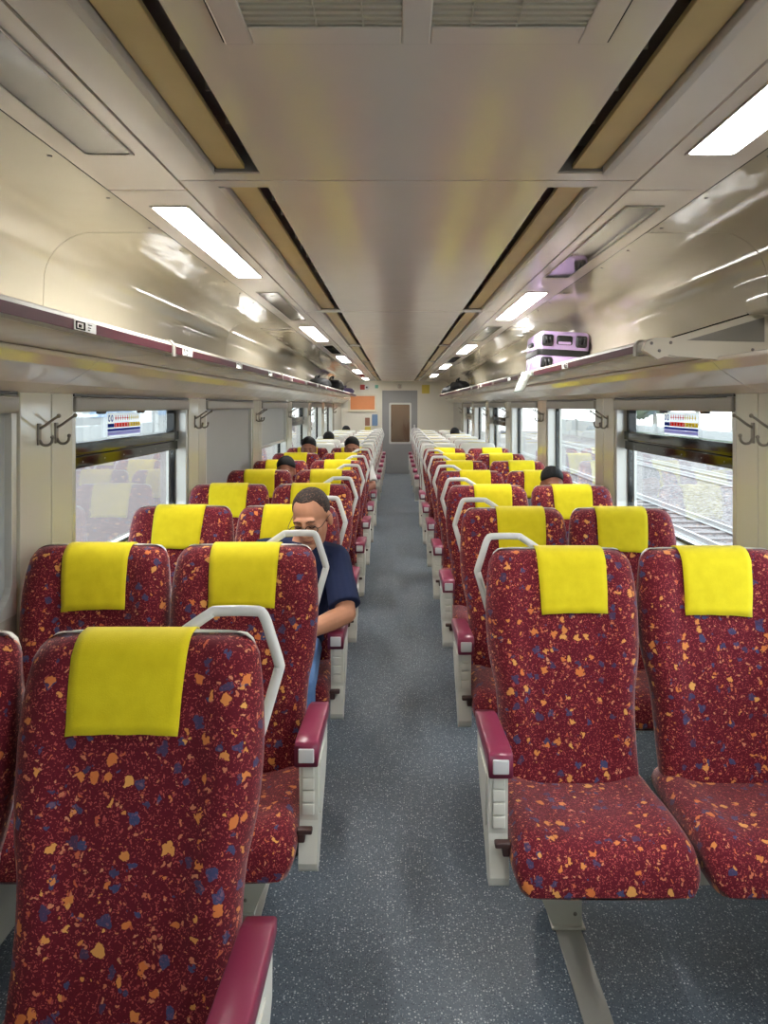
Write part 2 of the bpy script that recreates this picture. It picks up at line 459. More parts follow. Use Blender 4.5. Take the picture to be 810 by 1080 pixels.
# air slots
k = 0
for s, nm in ((-1, 'left'), (1, 'right')):
    for i, (y0, y1) in enumerate(zip(SEAM[:-1], SEAM[1:])):
        t = empty('vent_slot', (s*(SI+SO)/2, (y0+y1)/2, ZC))
        tag(t, f'recessed ceiling air slot with gold strip, {ORD[i]} from near end, {nm} side', 'air vent', 'ceiling air slots')
        cx, cy = t.location.x, t.location.y
        L = (y1-y0)/2-.056; w = (SO-SI)/2
        m = MB(); m.box(-w, -w+.004, -L, L, .004, .066); m.box(w-.004, w, -L, L, .004, .066); m.box(-w, w, -L, L, .066, .07)
        m.box(-w, w, -L-.001, -L+.004, .004, .066); m.box(-w, w, L-.004, L+.001, .004, .066)
        m.build('channel', M['slotdark'], t)
        # inner side is dark gap, outer side carries a grey lip
        MB().box(s*(-.026), s*.044, -L+.004, L-.004, .010, .022).build('gold_strip', M['gold'], t, bevel=.002)
        MB().box(s*.049, s*.067, -L-.004, L+.004, -.003, .03).build('side_lip', M['slotgrey'], t, bevel=.002)
        fins = MB(); n = int(2*L/.16)
        for q in range(n):
            yy = -L+.08+q*.16
            fins.box(s*(-.056), s*(-.03), yy-.002, yy+.002, .035, .062)
        fins.box(s*(-.056), s*(-.053), -L+.02, L-.02, .05, .056)
        fins.build('fin_comb', M['slotgrey'], t)
# ceiling lights
for s, nm in ((-1, 'left'), (1, 'right')):
    for i, y in enumerate(LIGHTS):
        lit = (i % 2 == 1) if s < 0 else (i % 2 == 0)
        t = empty('ceiling_light', (s*(LX0+LX1)/2, y+LLEN/2, ZC))
        tag(t, f"{'lit white' if lit else 'unlit grey'} ceiling light panel, {ORD[i]} from the near end on the {nm} side", 'ceiling light', 'ceiling lights')
        w = (LX1-LX0)/2; L = LLEN/2
        MB().ring_prism(rect_like(-w, w, -L, L, 4), rrect(-w+.004, w-.004, -L+.006, L-.006, .012, 4), 'z', -.004, .02).build('frame', M['lensframe'], t)
        MB().prism(rrect(-w+.003, w-.003, -L+.004, L-.004, .012, 4), 'z', -.002, .012).build('diffuser', M['lamp'] if lit else M['lens'], t)
# vent with two grilles
t = empty('ceiling_vent', (0.0, (VY0+VY1)/2, ZC)); tag(t, 'square ceiling air vent with two slatted grilles above the camera end', 'air vent')
L = (VY1-VY0)/2
gx0, gx1, gL = .022, .25, L-.05
m = MB(); m.box(-.295, -gx1, -L, L, -.012, 0); m.box(gx1, .295, -L, L, -.012, 0); m.box(-gx0, gx0, -L, L, -.012, 0)
for s in (-1, 1): m.box(s*gx0, s*gx1, -L, -gL, -.012, 0); m.box(s*gx0, s*gx1, gL, L, -.012, 0)
m.build('frame', M['ceiling'], t, bevel=.003)
m = MB(); m.box(-.298, -.295, -L, L, -.008, 0); m.box(.295, .298, -L, L, -.008, 0); m.build('gap_seal', M['dark'], t)
for s in (-1, 1):
    m = MB(); y = -gL
    saw = [(-gL, -.001)]
    while y < gL-.006:
        saw += [(y, -.010), (y+.012, -.0075), (y+.0122, -.006), (y+.0146, -.006)]; y += .015
    saw += [(gL, -.010), (gL, -.001)]
    m.prism(saw, 'x', s*gx0, s*gx1)
    for q in (.25, .55): m.box(s*(gx0+(gx1-gx0)*q)-.001, s*(gx0+(gx1-gx0)*q)+.001, -gL, gL, -.0106, -.006)
    m.build('grille', M['grille'], t)

# curved side panels ---------------------------------------------------------
prof = [(SL+.004, ZC), (.9, ZC)]
R = .16
for q in range(0, 11):
    a = PI/2*q/10
    prof.append((1.03+R*math.sin(a), ZC-R+R*math.cos(a)))
prof += [(1.192, 1.88), (1.198, 1.80), (1.20, 1.745)]
CS = [Y0]+[2.34+2.49*k for k in range(-1, 6)]+[Y1]
CS = sorted(v for v in set(CS))
for s, nm in ((-1, 'left'), (1, 'right')):
    m = MB()
    cs = CS if s < 0 else sorted(CS+[2.478])
    full = prof
    for y0, y1 in zip(cs[:-1], cs[1:]):
        n = 6
        prof = full if s < 0 or y0 > 2.4 else full[:-2]+[(1.1955, 1.8665), (1.274, 1.868)]
        ya = y0 if y0 == 2.478 else y0+.002; yb = y1 if y1 == 2.478 else y1-.002
        rings = [[(s*x, ya+(yb-ya)*q/n, z) for x, z in prof] for q in range(n+1)]
        m.loft(rings, False, True, False)
        for yy in (ya, yb):   # returned edges
            if yy == 2.478: continue
            m.loft([[(s*x, yy, z) for x, z in prof], [(s*(x+.012), yy, z+.012) for x, z in prof]], False, False, False)
    o = struct('wall_curve_'+nm, m, M['panel'], f'glossy curved beige panels between ceiling and luggage rack on the {nm}', 'wall panel', fix=False)
    prof = full
    m = MB()
    m.loft([[(s*(x+.03), yy, z+.03) for x, z in prof] for yy in (Y0 if s < 0 else 2.49, Y1)], False, False, False)
    if s > 0: m.loft([[(s*(x+.03), yy, z+.03) for x, z in prof[:-3]] for yy in (Y0, 2.49)], False, False, False)
    struct('wall_backing_'+nm, m, M['dark'], f'dark backing behind the curved panel joints on the {nm}', 'wall panel', fix=False)
    # screws along the upper edge of the curved panels
    m = MB(); y = .3
    while y < 9:
        m.ell((s*(SL+.03), y, ZC-.0005), (.006, .006, .0025), 8, 6); y += .33
    struct(f'trim_screws_{nm}', m, M['slotdark'], f'line of small dark screws along the edge of the {nm} ceiling panel', 'screws')
    # cove panel under the rack
    m = MB()
    cuts = [Y0]+[p+PW/2 for p in pillars if p+PW/2 > Y0]+[Y1]
    for y0, y1 in zip(cuts[:-1], cuts[1:]):
        pr = [(1.275, 1.592), (1.20, 1.625), (1.12, 1.678), (1.088, 1.708), (1.088, 1.722), (1.275, 1.722)]
        m.prism([(s*x, z) for x, z in pr], 'y', y0+.002, y1-.002)
    struct('trim_cove_'+nm, m, M['cove'], f'glossy sloping cove panel above the {nm} windows', 'wall panel', bevel=.004)

# luggage racks ---------------------------------------------------------------
RN = .85
for s, nm, ys in ((-1, 'left', Y0), (1, 'right', 2.5)):
    t = empty('luggage_rack', (0, 0, 0))
    tag(t, f"long beige overhead luggage rack with burgundy edge stripe along the {nm} wall", 'luggage rack', 'overhead luggage racks')
    ye = 14.4
    sh = [(RN+.012, 1.735), (1.185, 1.718), (1.185, 1.730), (RN+.02, 1.752)]
    m = MB(); cut = [ys]+[2.6+2.49*k for k in range(0, 5)]+[ye]
    cut = sorted(set(c for c in cut if ys <= c <= ye))
    for a, b in zip(cut[:-1], cut[1:]): 
        if b-a > .2: m.prism([(s*x, z) for x, z in sh], 'y', a+.002, b-.002)
    m.build('shelf', M['rack'], t, bevel=.002)
    nose = [(RN, 1.735), (RN-.004, 1.742), (RN-.004, 1.770), (RN+.002, 1.780), (RN+.014, 1.786), (RN+.022, 1.778), (RN+.020, 1.735)]
    MB().prism([(s*x, z) for x, z in nose], 'y', ys, ye).build('edge_rail', M['lip'], t)
    m = MB()
    for a, b in zip(cut[:-1], cut[1:]):
        if b-a > .2: m.box(s*(RN-.006), s*(RN-.003), a+.02, b-.02, 1.7425, 1.7695)
    m.build('stripe', M['burgstripe'], t)
    for c in cut[1:-1]:
        clip = [(RN-.009, 1.731), (RN-.009, 1.774), (RN+.002, 1.789), (RN+.02, 1.79), (RN+.02, 1.731)]
        MB().prism([(s*x, z) for x, z in clip], 'y', c-.016, c+.016).build('joint_clip', M['lip'], t)
    y = 1.86
    while y < 9:
        if y > ys+.3:
            pl = MB().box(s*(RN-.0075), s*(RN-.0055), y-.065, y+.065, 1.7432, 1.7688).build('seat_plate', M['white'], t)
            m = MB()
            m.ring_prism(rect_like(y-.058, y-.002, 1.7455, 1.7668, 1), rect_like(y-.05, y-.012, 1.749, 1.7635, 1), 'x', s*(RN-.0082), s*(RN-.0074))
            m.box(s*(RN-.0082), s*(RN-.0074), y-.042, y-.024, 1.751, 1.759); 
            for q in range(3): m.box(s*(RN-.0082), s*(RN-.0074), y+.014, y+.026+.006*q, 1.7478+.007*q, 1.7498+.007*q)
            m.build('pictogram', M['black'], pl)
        y += .913
    if s > 0:
        # end bracket plate at the near end of the right rack
        pts = [(RN-.02, 1.745), (RN-.012, 1.772), (RN+.02, 1.787), (.93, 1.787), (1.272, 1.89), (1.272, 1.597), (1.13, 1.69), (1.085, 1.712), (.95, 1.722), (RN+.07, 1.728), (RN+.03, 1.712)]
        b = MB().prism(pts, 'y', 2.475, 2.5).build('end_bracket', M['rack'], t, bevel=.004)
        MB().prism([(.98, 1.778), (1.25, 1.858), (1.25, 1.772)], 'y', 2.472, 2.476).build('inset', M['cassette'], b)  # grey triangle laid on as colour for a reflection in the shiny plate
        MB().prism([(.93, 1.7865), (1.272, 1.8895), (1.272, 1.894), (.93, 1.7905)], 'y', 2.470, 2.486).build('top_shadow_line', M['black'], b)  # black strip painted in for the shadow gap along the plate top
        m = MB()
        for x, z in ((RN+.008, 1.768), (.925, 1.77), (.885, 1.742), (1.21, 1.745)):
            m.ell((x, 2.474, z), (.006, .003, .006), 10, 6)
        m.build('screw', M['slotdark'], b)

# windows ---------------------------------------------------------------------
kinds = {-1: ['plain','down','hopper','down','half','hopper','plain','plain'], 1: ['plain','plain','hopper','plain','plain','hopper','plain','hopper']}
GX = HW+.072
wn = 1
for s, nm in ((-1, 'left'), (1, 'right')):
    for i, (y0, y1) in enumerate(wins()):
        kd = kinds[s][i]
        t = empty(f'window_{wn}', (s*HW, (y0+y1)/2, ZS)); wn += 1
        tag(t, f"window {'with opening top pane' if kd=='hopper' else 'with one fixed pane'}, {ORD[i]} from the near end on the {nm} wall", 'window', None, 'structure')
        w = (y1-y0)/2; h = ZT-ZS
        X = lambda d: s*d
        # aluminium jamb with rounded lower corners
        MB().ring_prism(rect_like(-w, w, 0, h), rrect(-w+.028, w-.028, .028, h-.004, .09), 'x', X(-.006), X(.112)).build('frame', M['alu'], t, bevel=.004)
        # black gasket just in front of the glass
        ztop = h-.004
        MB().ring_prism(rrect(-w+.026, w-.026, .026, ztop+.002, .09), rrect(-w+.045, w-.045, .045, ztop-.03, .07), 'x', X(.058), X(.092)).build('gasket', M['black'], t)
        if kd == 'hopper':
            MB().box(X(.070), X(.075), -w+.05, w-.05, .05, .46).build('glass', M['glass'], t)
            MB().box(X(.074), X(.079), -w+.05, w-.05, .52, h-.02).build('glass', M['glass'], t)
            m = MB(); m.box(X(.042), X(.09), -w+.03, w-.03, .425, .475); m.box(X(.03), X(.09), -w+.05, w-.05, .484, .532)
            m.box(X(.055), X(.09), -w+.03, w-.03, .47, .49)
            m.build('mid_rail', M['black'], t, bevel=.004)
            MB().ring_prism(rect_like(-w+.045, w-.045, .50, h-.055, 6), rrect(-w+.085, w-.085, .528, h-.064, .03, 6), 'x', X(.048), X(.09)).build('opening_frame', M['black'], t)
            m = MB()
            for q in (-.36, .12): m.rbox((X(.045), q, h-.076), (.02, .07, .02), .006)
            m.build('catch', M['blk'], t)
            m = MB()
            for q in range(6): m.ell((X(.042), -w+.2+q*(2*w-.4)/5, .45), (.002, .0035, .0035), 8, 5)
            m.build('rivet', M['slotdark'], t)
        else:
            MB().box(X(.070), X(.076), -w+.05, w-.05, .05, h-.02).build('glass', M['glass'], t)
        # roller blind
        b = empty('roller_blind', (s*HW, (y0+y1)/2, ZT))
        st = {'down': 'pulled fully down', 'half': 'pulled half way down'}.get(kd, 'rolled up')
        tag(b, f"grey roller blind {st} at the {ORD[i]} window along the {nm}", 'blind', 'window roller blinds')
        m = MB(); m.rbox((X(.004), 0, -.045), (.05, 2*w-.012, .058), .008); m.build('cassette', M['cassette'], b)
        m = MB(); m.box(X(-.012), X(.02), -w+.004, w-.004, -.014, -.002); m.build('cassette_cover', M['blk'], b)
        dz = {'down': .715, 'half': .44}.get(kd, .078)
        if kd in ('down', 'half'):
            MB().box(X(.018), X(.021), -w+.03, w-.03, -dz, -.04).build('blind_cloth', M['blind'], b)
            MB().rbox((X(.0195), 0, -dz), (.018, 2*w-.06, .03), .006).build('bottom_bar', M['alu'], b)
        if kd == 'hopper' and i == 2:
            # colourful notice stuck on the upper pane
            yc_ = 3.43
            k = empty('window_sticker', (s*(HW+.066), yc_, 1.462))
            tag(k, f"small colourful notice sticker on the upper pane of the {nm} window", 'sticker', None)
            fl = 1   # reading direction along y
            W, Hh = .41, .112
            d = -s
            def fr(mb, a0, a1, z0, z1, lay): return mb.box(d*(.001+.0006*lay), d*(.0015+.0006*lay), a0, a1, z0, z1)
            # letters run left to right as seen from the aisle: the right wall reads with falling y, the left wall with rising y
            yd = -1 if s > 0 else 1
            A = lambda u: yd*(u-.5)*W
            fr(MB(), A(0), A(1), -Hh/2, Hh/2, 0).build('paper', M['paper'], k)
            m = MB()
            for u in (.045, .125):
                m.ring_prism([(A(u+.03*math.cos(q*PI/6)), .03+.016*math.sin(q*PI/6)) for q in range(12)], [(A(u+.014*math.cos(q*PI/6)), .03+.010*math.sin(q*PI/6)) for q in range(12)], 'x', d*.0016, d*.0022)
            fr(m, A(.0), A(.18), -.012, .006, 1)
            m.build('blue_emblem', M['inkblue'], k)
            for cname, u0, n, dot in (('inkred', .23, 6, .45), ('inkyellow', .64, 5, .45)):
                m = MB()
                for q in range(n):
                    u = u0+q*.07
                    fr(m, A(u-.024), A(u+.024), .028, .033, 1); fr(m, A(u-.008), A(u+.008), .02, .043, 1)
                m.build('mark_row', M[cname if cname == 'inkred' else 'inkyellow'], k)
            m = MB(); fr(m, A(.19), A(.62), -.012, .008, 1); m.build('red_band', M['inkred'], k)
            m = MB(); fr(m, A(.63), A(.99), -.012, .008, 1); m.build('yellow_band', M['inkyellow'], k)
            m = MB()
            for q in range(9): fr(m, A(.22+.085*q), A(.25+.085*q), -.008, .004, 2)
            m.build('band_mark', M['paper'], k)
            m = MB(); fr(m, A(.0), A(1), -.03, -.018, 1); m.build('blue_bar', M['inkbar'], k)
            m = MB(); fr(m, A(.0), A(1), -.048, -.032, 1); m.build('lilac_bar', M['inklilac'], k)

# coat hooks --------------------------------------------------------------------
def hook_mesh(s):
    m = MB()
    m.rbox((0, 0, 0), (.006, .022, .075), .002)
    m.tube([(-s*.002, 0, .02), (-s*.02, 0, .03), (-s*.05, 0, .052), (-s*.066, 0, .062)], [.005, .005, .0045, .0045], 8, smoothpts=4)
    m.ell((-s*.068, 0, .0635), (.0075, .0075, .0075), 10, 8)
    m.tube([(-s*.002, 0, -.02), (-s*.012, 0, -.036), (-s*.03, 0, -.038), (-s*.043, 0, -.028), (-s*.046, 0, -.012)], .005, 8, smoothpts=4)
    m.ell((-s*.046, 0, -.010), (.007, .007, .007), 10, 8)
    return m
for s, nm in ((-1, 'left'), (1, 'right')):
    src = None
    for i, p in enumerate(pillars[2:]):
        for j, dy in enumerate((.13, .255)):
            if src is None: src = o = hook_mesh(s).build('coat_hook', M['hook'])
            else: o = src.copy(); COL.objects.link(o)
            o.location = (s*(HW-.0145), p+dy, 1.452)
            tag(o, f"{'nearer' if j==0 else 'farther'} grey double coat hook on the {ORD[i]} pillar along the {nm} wall", 'coat hook', f'coat hooks on the {nm} pillars')

# end wall -------------------------------------------------------------------------
DX0, DX1, DZ = -.35, .45, 1.90
m = MB(); m.box(-HW, DX0, Y1, Y1+.08, 0, ZC); m.box(DX1, HW, Y1, Y1+.08, 0, ZC); m.box(DX0, DX1, Y1, Y1+.08, DZ, ZC)
struct('wall_end', m, M['endwall'], 'cream partition wall at the far end of the carriage', 'wall')
m = MB(); m.box(-HW, HW, Y0-.08, Y0, 0, 2.3); struct('wall_rear', m, M['endwall'], 'partition wall behind the camera', 'wall')
t = empty('door_1', ((DX0+DX1)/2, Y1+.05, 0)); tag(t, 'grey metal sliding door with tall window at the far end of the aisle', 'door', None, 'structure')
w = (DX1-DX0)/2; gx = (-.215, .235); gz = (.71, 1.59)
m = MB(); m.box(-w, gx[0], 0, .04, 0, DZ); m.box(gx[1], w, 0, .04, 0, DZ); m.box(gx[0], gx[1], 0, .04, 0, gz[0]); m.box(gx[0], gx[1], 0, .04, gz[1], DZ)
m.build('door_leaf', M['door'], t)
MB().ring_prism(rrect(gx[0]-.03, gx[1]+.03, gz[0]-.03, gz[1]+.03, .03), rrect(gx[0]+.01, gx[1]-.01, gz[0]+.01, gz[1]-.01, .03), 'y', -.012, .045).build('window_frame', M['alu'], t)
MB().box(gx[0], gx[1], .018, .022, gz[0], gz[1]).build('glass', M['doorglass'], t)
MB().rbox((w-.07, -.012, 1.02), (.03, .03, .2), .01).build('door_handle', M['alu'], t)
m = MB(); m.box(-.9, .9, Y1+1.5, Y1+1.56, 0, 2.2); m.box(-.9, -.84, Y1+.1, Y1+1.5, 0, 2.2); m.box(.84, .9, Y1+.1, Y1+1.5, 0, 2.2); m.box(-.9, .9, Y1+.1, Y1+1.5, 2.2, 2.26)
m.box(-.15, .16, Y1+1.47, Y1+1.5, .0, 1.9)
struct('wall_vestibule', m, M['vest'], 'brownish vestibule seen through the end door window', 'wall')
o = MB().box(-.3, .3, Y1+.6, Y1+.9, 2.18, 2.2).build('vestibule_fill', emit_mat('vestibule_fill_emit', (1., .95, .88, 1), 10.)); tag(o, 'unseen glowing slab added to brighten the vestibule behind the end door', 'ceiling light')  # added emitter, only there to brighten what shows through the door glass
# right partition inset panel
struct('trim_end_panel', MB().prism(rrect(.53, 1.02, 1.06, 1.58, .02), 'y', Y1-.012, Y1), M['endwall'], 'flat inset panel on the right end partition', 'wall panel', bevel=.003)

def px(u, v, d): return ((u-418)*d/750-.03, d, H-(v-428)*d/750)
def onwall(u0, u1, v0, v1, dd=.0): 
    d = Y1-dd; a = px(u0, v0, d); b = px(u1, v1, d); return a[0], b[0], b[2], a[2], d
# framed orange board
x0, x1, z0, z1, d = onwall(367.3, 397.5, 415.8, 434.3)
t = empty('framed_board', ((x0+x1)/2, Y1, (z0+z1)/2)); tag(t, 'wide orange notice board in a cream frame on the far left partition', 'notice board')
w, h = (x1-x0)/2, (z1-z0)/2
MB().ring_prism(rrect(-w, w, -h, h, .02), rrect(-w+.05, w-.05, -h+.05, h-.04, .01), 'y', -.04, 0).build('frame', M['creamframe'], t, bevel=.004)
m = MB()
MB().box(-w+.04, w-.04, -.016, -.002, -h+.04, h-.03).build('board', M['orange'], t)
def flat(name, u0, u1, v0, v1, mt, label, cat, th=.012, r=.01):
    x0, x1, z0, z1, d = onwall(u0, u1, v0, v1)
    o = MB().prism(rrect(x0, x1, z0, z1, r), 'y', Y1-th, Y1).build(name, M[mt], None, .002)
    return tag(o, label, cat)
flat('alarm_box', 380, 384.8, 405.8, 411, 'red', 'small red alarm box above the orange board', 'alarm box', .05)
flat('exit_sign', 395.5, 399, 406, 409.5, 'greensign', 'small green sign plate near the doorway top left', 'sign')
flat('paper_poster', 385, 390, 440.5, 449, 'brownp', 'small brown poster below the orange board', 'poster')
flat('paper_notice', 384.8, 391, 450, 453.5, 'yellowp', 'small yellow paper notice below the brown poster', 'notice')
flat('leaflet_holder', 392.3, 398.3, 437, 449, 'bluep', 'blue leaflet holder on the left partition beside the doorway', 'holder', .05)
flat('notice_sign', 445, 453, 406, 415, 'yellowp', 'yellow notice plate high on the right end partition', 'notice')
t = empty('dome_camera', (px(386.8, 408.6, Y1)[0], Y1, px(386.8, 408.6, Y1)[2])); tag(t, 'small round white camera beside the red alarm box', 'camera')
MB().ell((0, -.01, 0), (.055, .02, .055), 16, 10).build('body', M['white'], t); MB().ell((0, -.03, 0), (.022, .018, .022), 12, 8).build('lens_dome', M['blk'], t)
x, y, z = px(421.8, 407.5, Y1)
t = empty('round_speaker', (x, Y1, z)); tag(t, 'small round brown fitting on the panel above the end door', 'speaker')
m = MB(); m.loft([[(rr*math.cos(a*PI/10), yy, rr*math.sin(a*PI/10)) for a in range(20)] for rr, yy in ((.06, 0), (.06, -.012), (.045, -.018))]); m.build('rim', M['grille'], t)
m = MB()
for q in range(-3, 4): m.box(-.03, .03, -.021, -.018, q*.011-.002, q*.011+.002)
m.build('louver', M['brownp'], t)

# ------------------------------------------------------------------ seats
def sstep(a, b, x):
    t = max(0, min(1, (x-a)/(b-a))); return t*t*(3-2*t)
def lerp_tab(tab, z):
    for (a, va), (b, vb) in zip(tab[:-1], tab[1:]):
        if z <= b:
            t = max(0, (z-a)/(b-a)); return va+(vb-va)*t
    return tab[-1][1]
WT = [(.40, .205), (.60, .208), (.67, .212), (.75, .229), (.82, .237), (.92, .239), (1.0, .233), (1.05, .225), (1.094, .216)]
def yc(z): return -.165+(z-.45)/.644*.165 - .012*math.exp(-((z-.98)/.10)**2) + .01*math.exp(-((z-.55)/.12)**2)
def DBz(z): return .085-.028*sstep(.86, 1.08, z)
ZTOP = 1.087
FU = [-.88, -.80, -.70, -.6, -.52, -.40, -.2, 0, .2, .40, .52, .6, .70, .80, .88]
def back_ring(z, ins=0.):
    w = lerp_tab(WT, z)-ins; y = yc(z); pts = []
    for u in FU:
        bo = -.020*sstep(.52, .66, abs(u))*sstep(.45, .6, z)*(1-.45*sstep(.9, 1.05, z))+.010*sstep(.78, .9, abs(u))
        pts.append((u*w, y+bo+ins*.9))
    d = DBz(z)-ins*.5
    pts += [(.955*w, y+.012+ins*.9), (w, y+.034+ins*.5), (w, y+d*.75), (.985*w, y+d)]
    pts += [(.5*w, y+d), (0, y+d), (-.5*w, y+d)]
    pts += [(-.985*w, y+d), (-w, y+d*.75), (-w, y+.034+ins*.5), (-.955*w, y+.012+ins*.9)]
    return [(px_, py_, z) for px_, py_ in pts]
def backrest_mb():
    zs = [.40, .45, .52, .60, .64, .68, .72, .76, .80, .85, .90, .95, 1.0, 1.025, 1.048]
    rings = [back_ring(z) for z in zs]
    for z, i in ((1.065, .005), (1.077, .013), (1.084, .024), (1.087, .036)): rings.append(back_ring(z, i))
    return MB().loft(rings)
def shell_mb():
    m = MB(); rings = []
    def ring(z, ins):
        w = lerp_tab(WT, min(z, 1.094))-.007-ins; y = yc(min(z, 1.08)); D = DBz(z)
        a, b = y+D-.012+ins*.2, y+D+.034-.012*sstep(.9, 1.08, z)-ins*.6
        mid = (a+b)/2
        return [(-w, a, z), (-w*.5, a, z), (0, a, z), (w*.5, a, z), (w, a, z), (w, mid, z), (w*.97, b-.012, z), (w*.88, b, z), (w*.5, b+.006, z), (0, b+.008, z), (-w*.5, b+.006, z), (-w*.88, b, z), (-w*.97, b-.012, z), (-w, mid, z)]
    for z, i in ((.34, .012), (.36, 0), (.45, 0), (.60, 0), (.67, 0), (.72, 0), (.78, 0), (.85, 0), (.92, 0), (.98, 0), (1.03, 0), (1.055, .001), (1.074, .006), (1.085, .016), (1.089, .03)): rings.append(ring(z, i))
    return m.loft(rings)
def cushion_mb():
    m = MB(); rings = []
    def ring(y, w, zb, zt, ins=0.):
        r = .045; pts = []
        W = w/2-ins; t = zt-ins*.8; b = zb+ins*.6
        nx = 13
        # top from left to right
        for q in range(nx):
            u = -1+2*q/(nx-1)
            x = u*(W-.03)
            dz = .012*sstep(.55, .85, abs(u))-.006*(1-u*u) - .004*sstep(.9, 1., abs(u))
            pts.append((x, y, t+dz))
        h = t-b
        pts += [(W-.008, y, t-.12*h), (W, y, t-.33*h), (W-.004, y, b+.38*h), (W-.016, y, b+.1*h), (W-.045, y, b)]
        pts += [(.1, y, b-.002), (-.1, y, b-.002)]
        pts += [(-W+.045, y, b), (-W+.016, y, b+.1*h), (-W+.004, y, b+.38*h), (-W, y, t-.33*h), (-W+.008, y, t-.12*h)]
        return pts
    W = .468
    rings.append(ring(-.06, .43, .36, .43, .02)); rings.append(ring(-.07, .44, .35, .437))
    for y, zb, zt in ((-.14, .35, .440), (-.20, .345, .443), (-.28, .34, .449), (-.36, .336, .455), (-.43, .334, .457), (-.475, .334, .452)):
        rings.append(ring(y, W if y < -.2 else .455, zb, zt))
    for y, zt, ins in ((-.503, .440, .004), (-.522, .422, .012), (-.534, .40, .024), (-.540, .385, .036)):
        rings.append(ring(y, W, .334, zt, ins))
    return m.loft(rings)
def cover_mb(dx, skew, wv, zlow, tilt, short=0):
    """yellow cloth laid over the top of the backrest"""
    path = []
    for q in range(9):
        z = zlow+(1.060-zlow)*q/8
        path.append((yc(z)-.006-(.003 if q == 0 else 0), z))
    yt = yc(1.085)
    path += [(yt+.002, 1.080), (yt+.018, 1.090), (yt+.036, 1.0935), (yt+.060, 1.094), (yt+.076, 1.088), (yt+.084, 1.076), (yt+.088, 1.05), (yt+.092, 1.0)]
    if short: path = path[:-short]
    m = MB(); rows = []
    nx = 12
    for q, (y, z) in enumerate(path):
        f = max(0, 1-q/8); row = []
        for k in range(nx+1):
            u = -1+2*k/nx
            x = dx+u*wv/2*(1-.05*f)+skew*f
            yy = y + .0018*math.sin(k*1.7+q*.6)*f
            zz = z + (tilt*u*f if q < 8 else 0) - .004*f*abs(u)**3
            row.append((x, yy, zz))
        rows.append(row)
    m.loft(rows, False, True, False)
    return m
def handle_mb(a):
    """a = +1: aisle on local +x"""
    m = MB(); e = .239
    P = [(e-.205, .05, 1.062), (e-.17, .066, 1.088), (e-.13, .080, 1.114), (e-.115, .083, 1.119), (e-.04, .085, 1.119), (e-.018, .085, 1.110), (e+.0, .083, 1.06), (e+.016, .08, 1.010), (e+.015, .079, .997), (e+.002, .068, .95), (e-.014, .055, .89), (e-.022, .045, .86)]
    m.tube([(a*x, y, z) for x, y, z in P], [.013, .012] + [.0115]*8 + [.011, .009], 10, smoothpts=3, flat=.9)
    return m
def armrest_mb(a):
    # side plank below the pad (outer face towards the aisle), local x measured from the seat pair's aisle edge
    m = MB()
    out = [(-.165, .62), (-.42, .622), (-.425, .60), (-.42, .50), (-.418, .44), (-.43, .40), (-.445, .34), (-.44, .318), (-.42, .305), (-.385, .31), (-.36, .34), (-.30, .40), (-.22, .46), (-.17, .52)]
    m.prism(out, 'x', -a*.014, a*.036)
    m.prism([(-.24, .58), (-.39, .58), (-.385, .44), (-.33, .42)], 'x', a*.036, a*.0395)
    return m
def pad_mb(a):
    m = MB(); rings = []
    for y, x0, x1, zb, zt in ((-.150, -.016, .041, .616, .646), (-.19, -.018, .042, .616, .655), (-.30, -.021, .041, .616, .659), (-.385, -.024, .039, .612, .660), (-.428, -.025, .038, .598, .657), (-.438, -.025, .038, .592, .650)):
        r = .0045
        rings.append([(a*x, y, z) for x, z in ((x0, zb+r), (x0, zt-r), (x0+r*.4, zt-r*.4), (x0+r, zt), (x1-r, zt), (x1-r*.4, zt-r*.4), (x1, zt-r), (x1, zb+r), (x1-r*.4, zb+r*.4), (x1-r, zb), (x0+r, zb), (x0+r*.4, zb+r*.4))])
    return m.loft(rings)
SP = .2418      # half spacing between the two seats
AE = 2*SP+.006  # aisle edge of a pair
covers = [(0.0, 0.0, .222, .910, .0), (.004, .012, .218, .904, .004), (-.006, -.008, .225, .912, -.004), (.03, .0, .215, .908, .002), (-.014, .022, .22, .902, .006), (.0, -.016, .222, .912, -.005), (-.022, .0, .225, .926, .0), (.0, .0, .22, .91, .0, 5), (.004, -.012, .218, .902, -.003), (.002, .010, .212, .902, .004)]
COVER = []
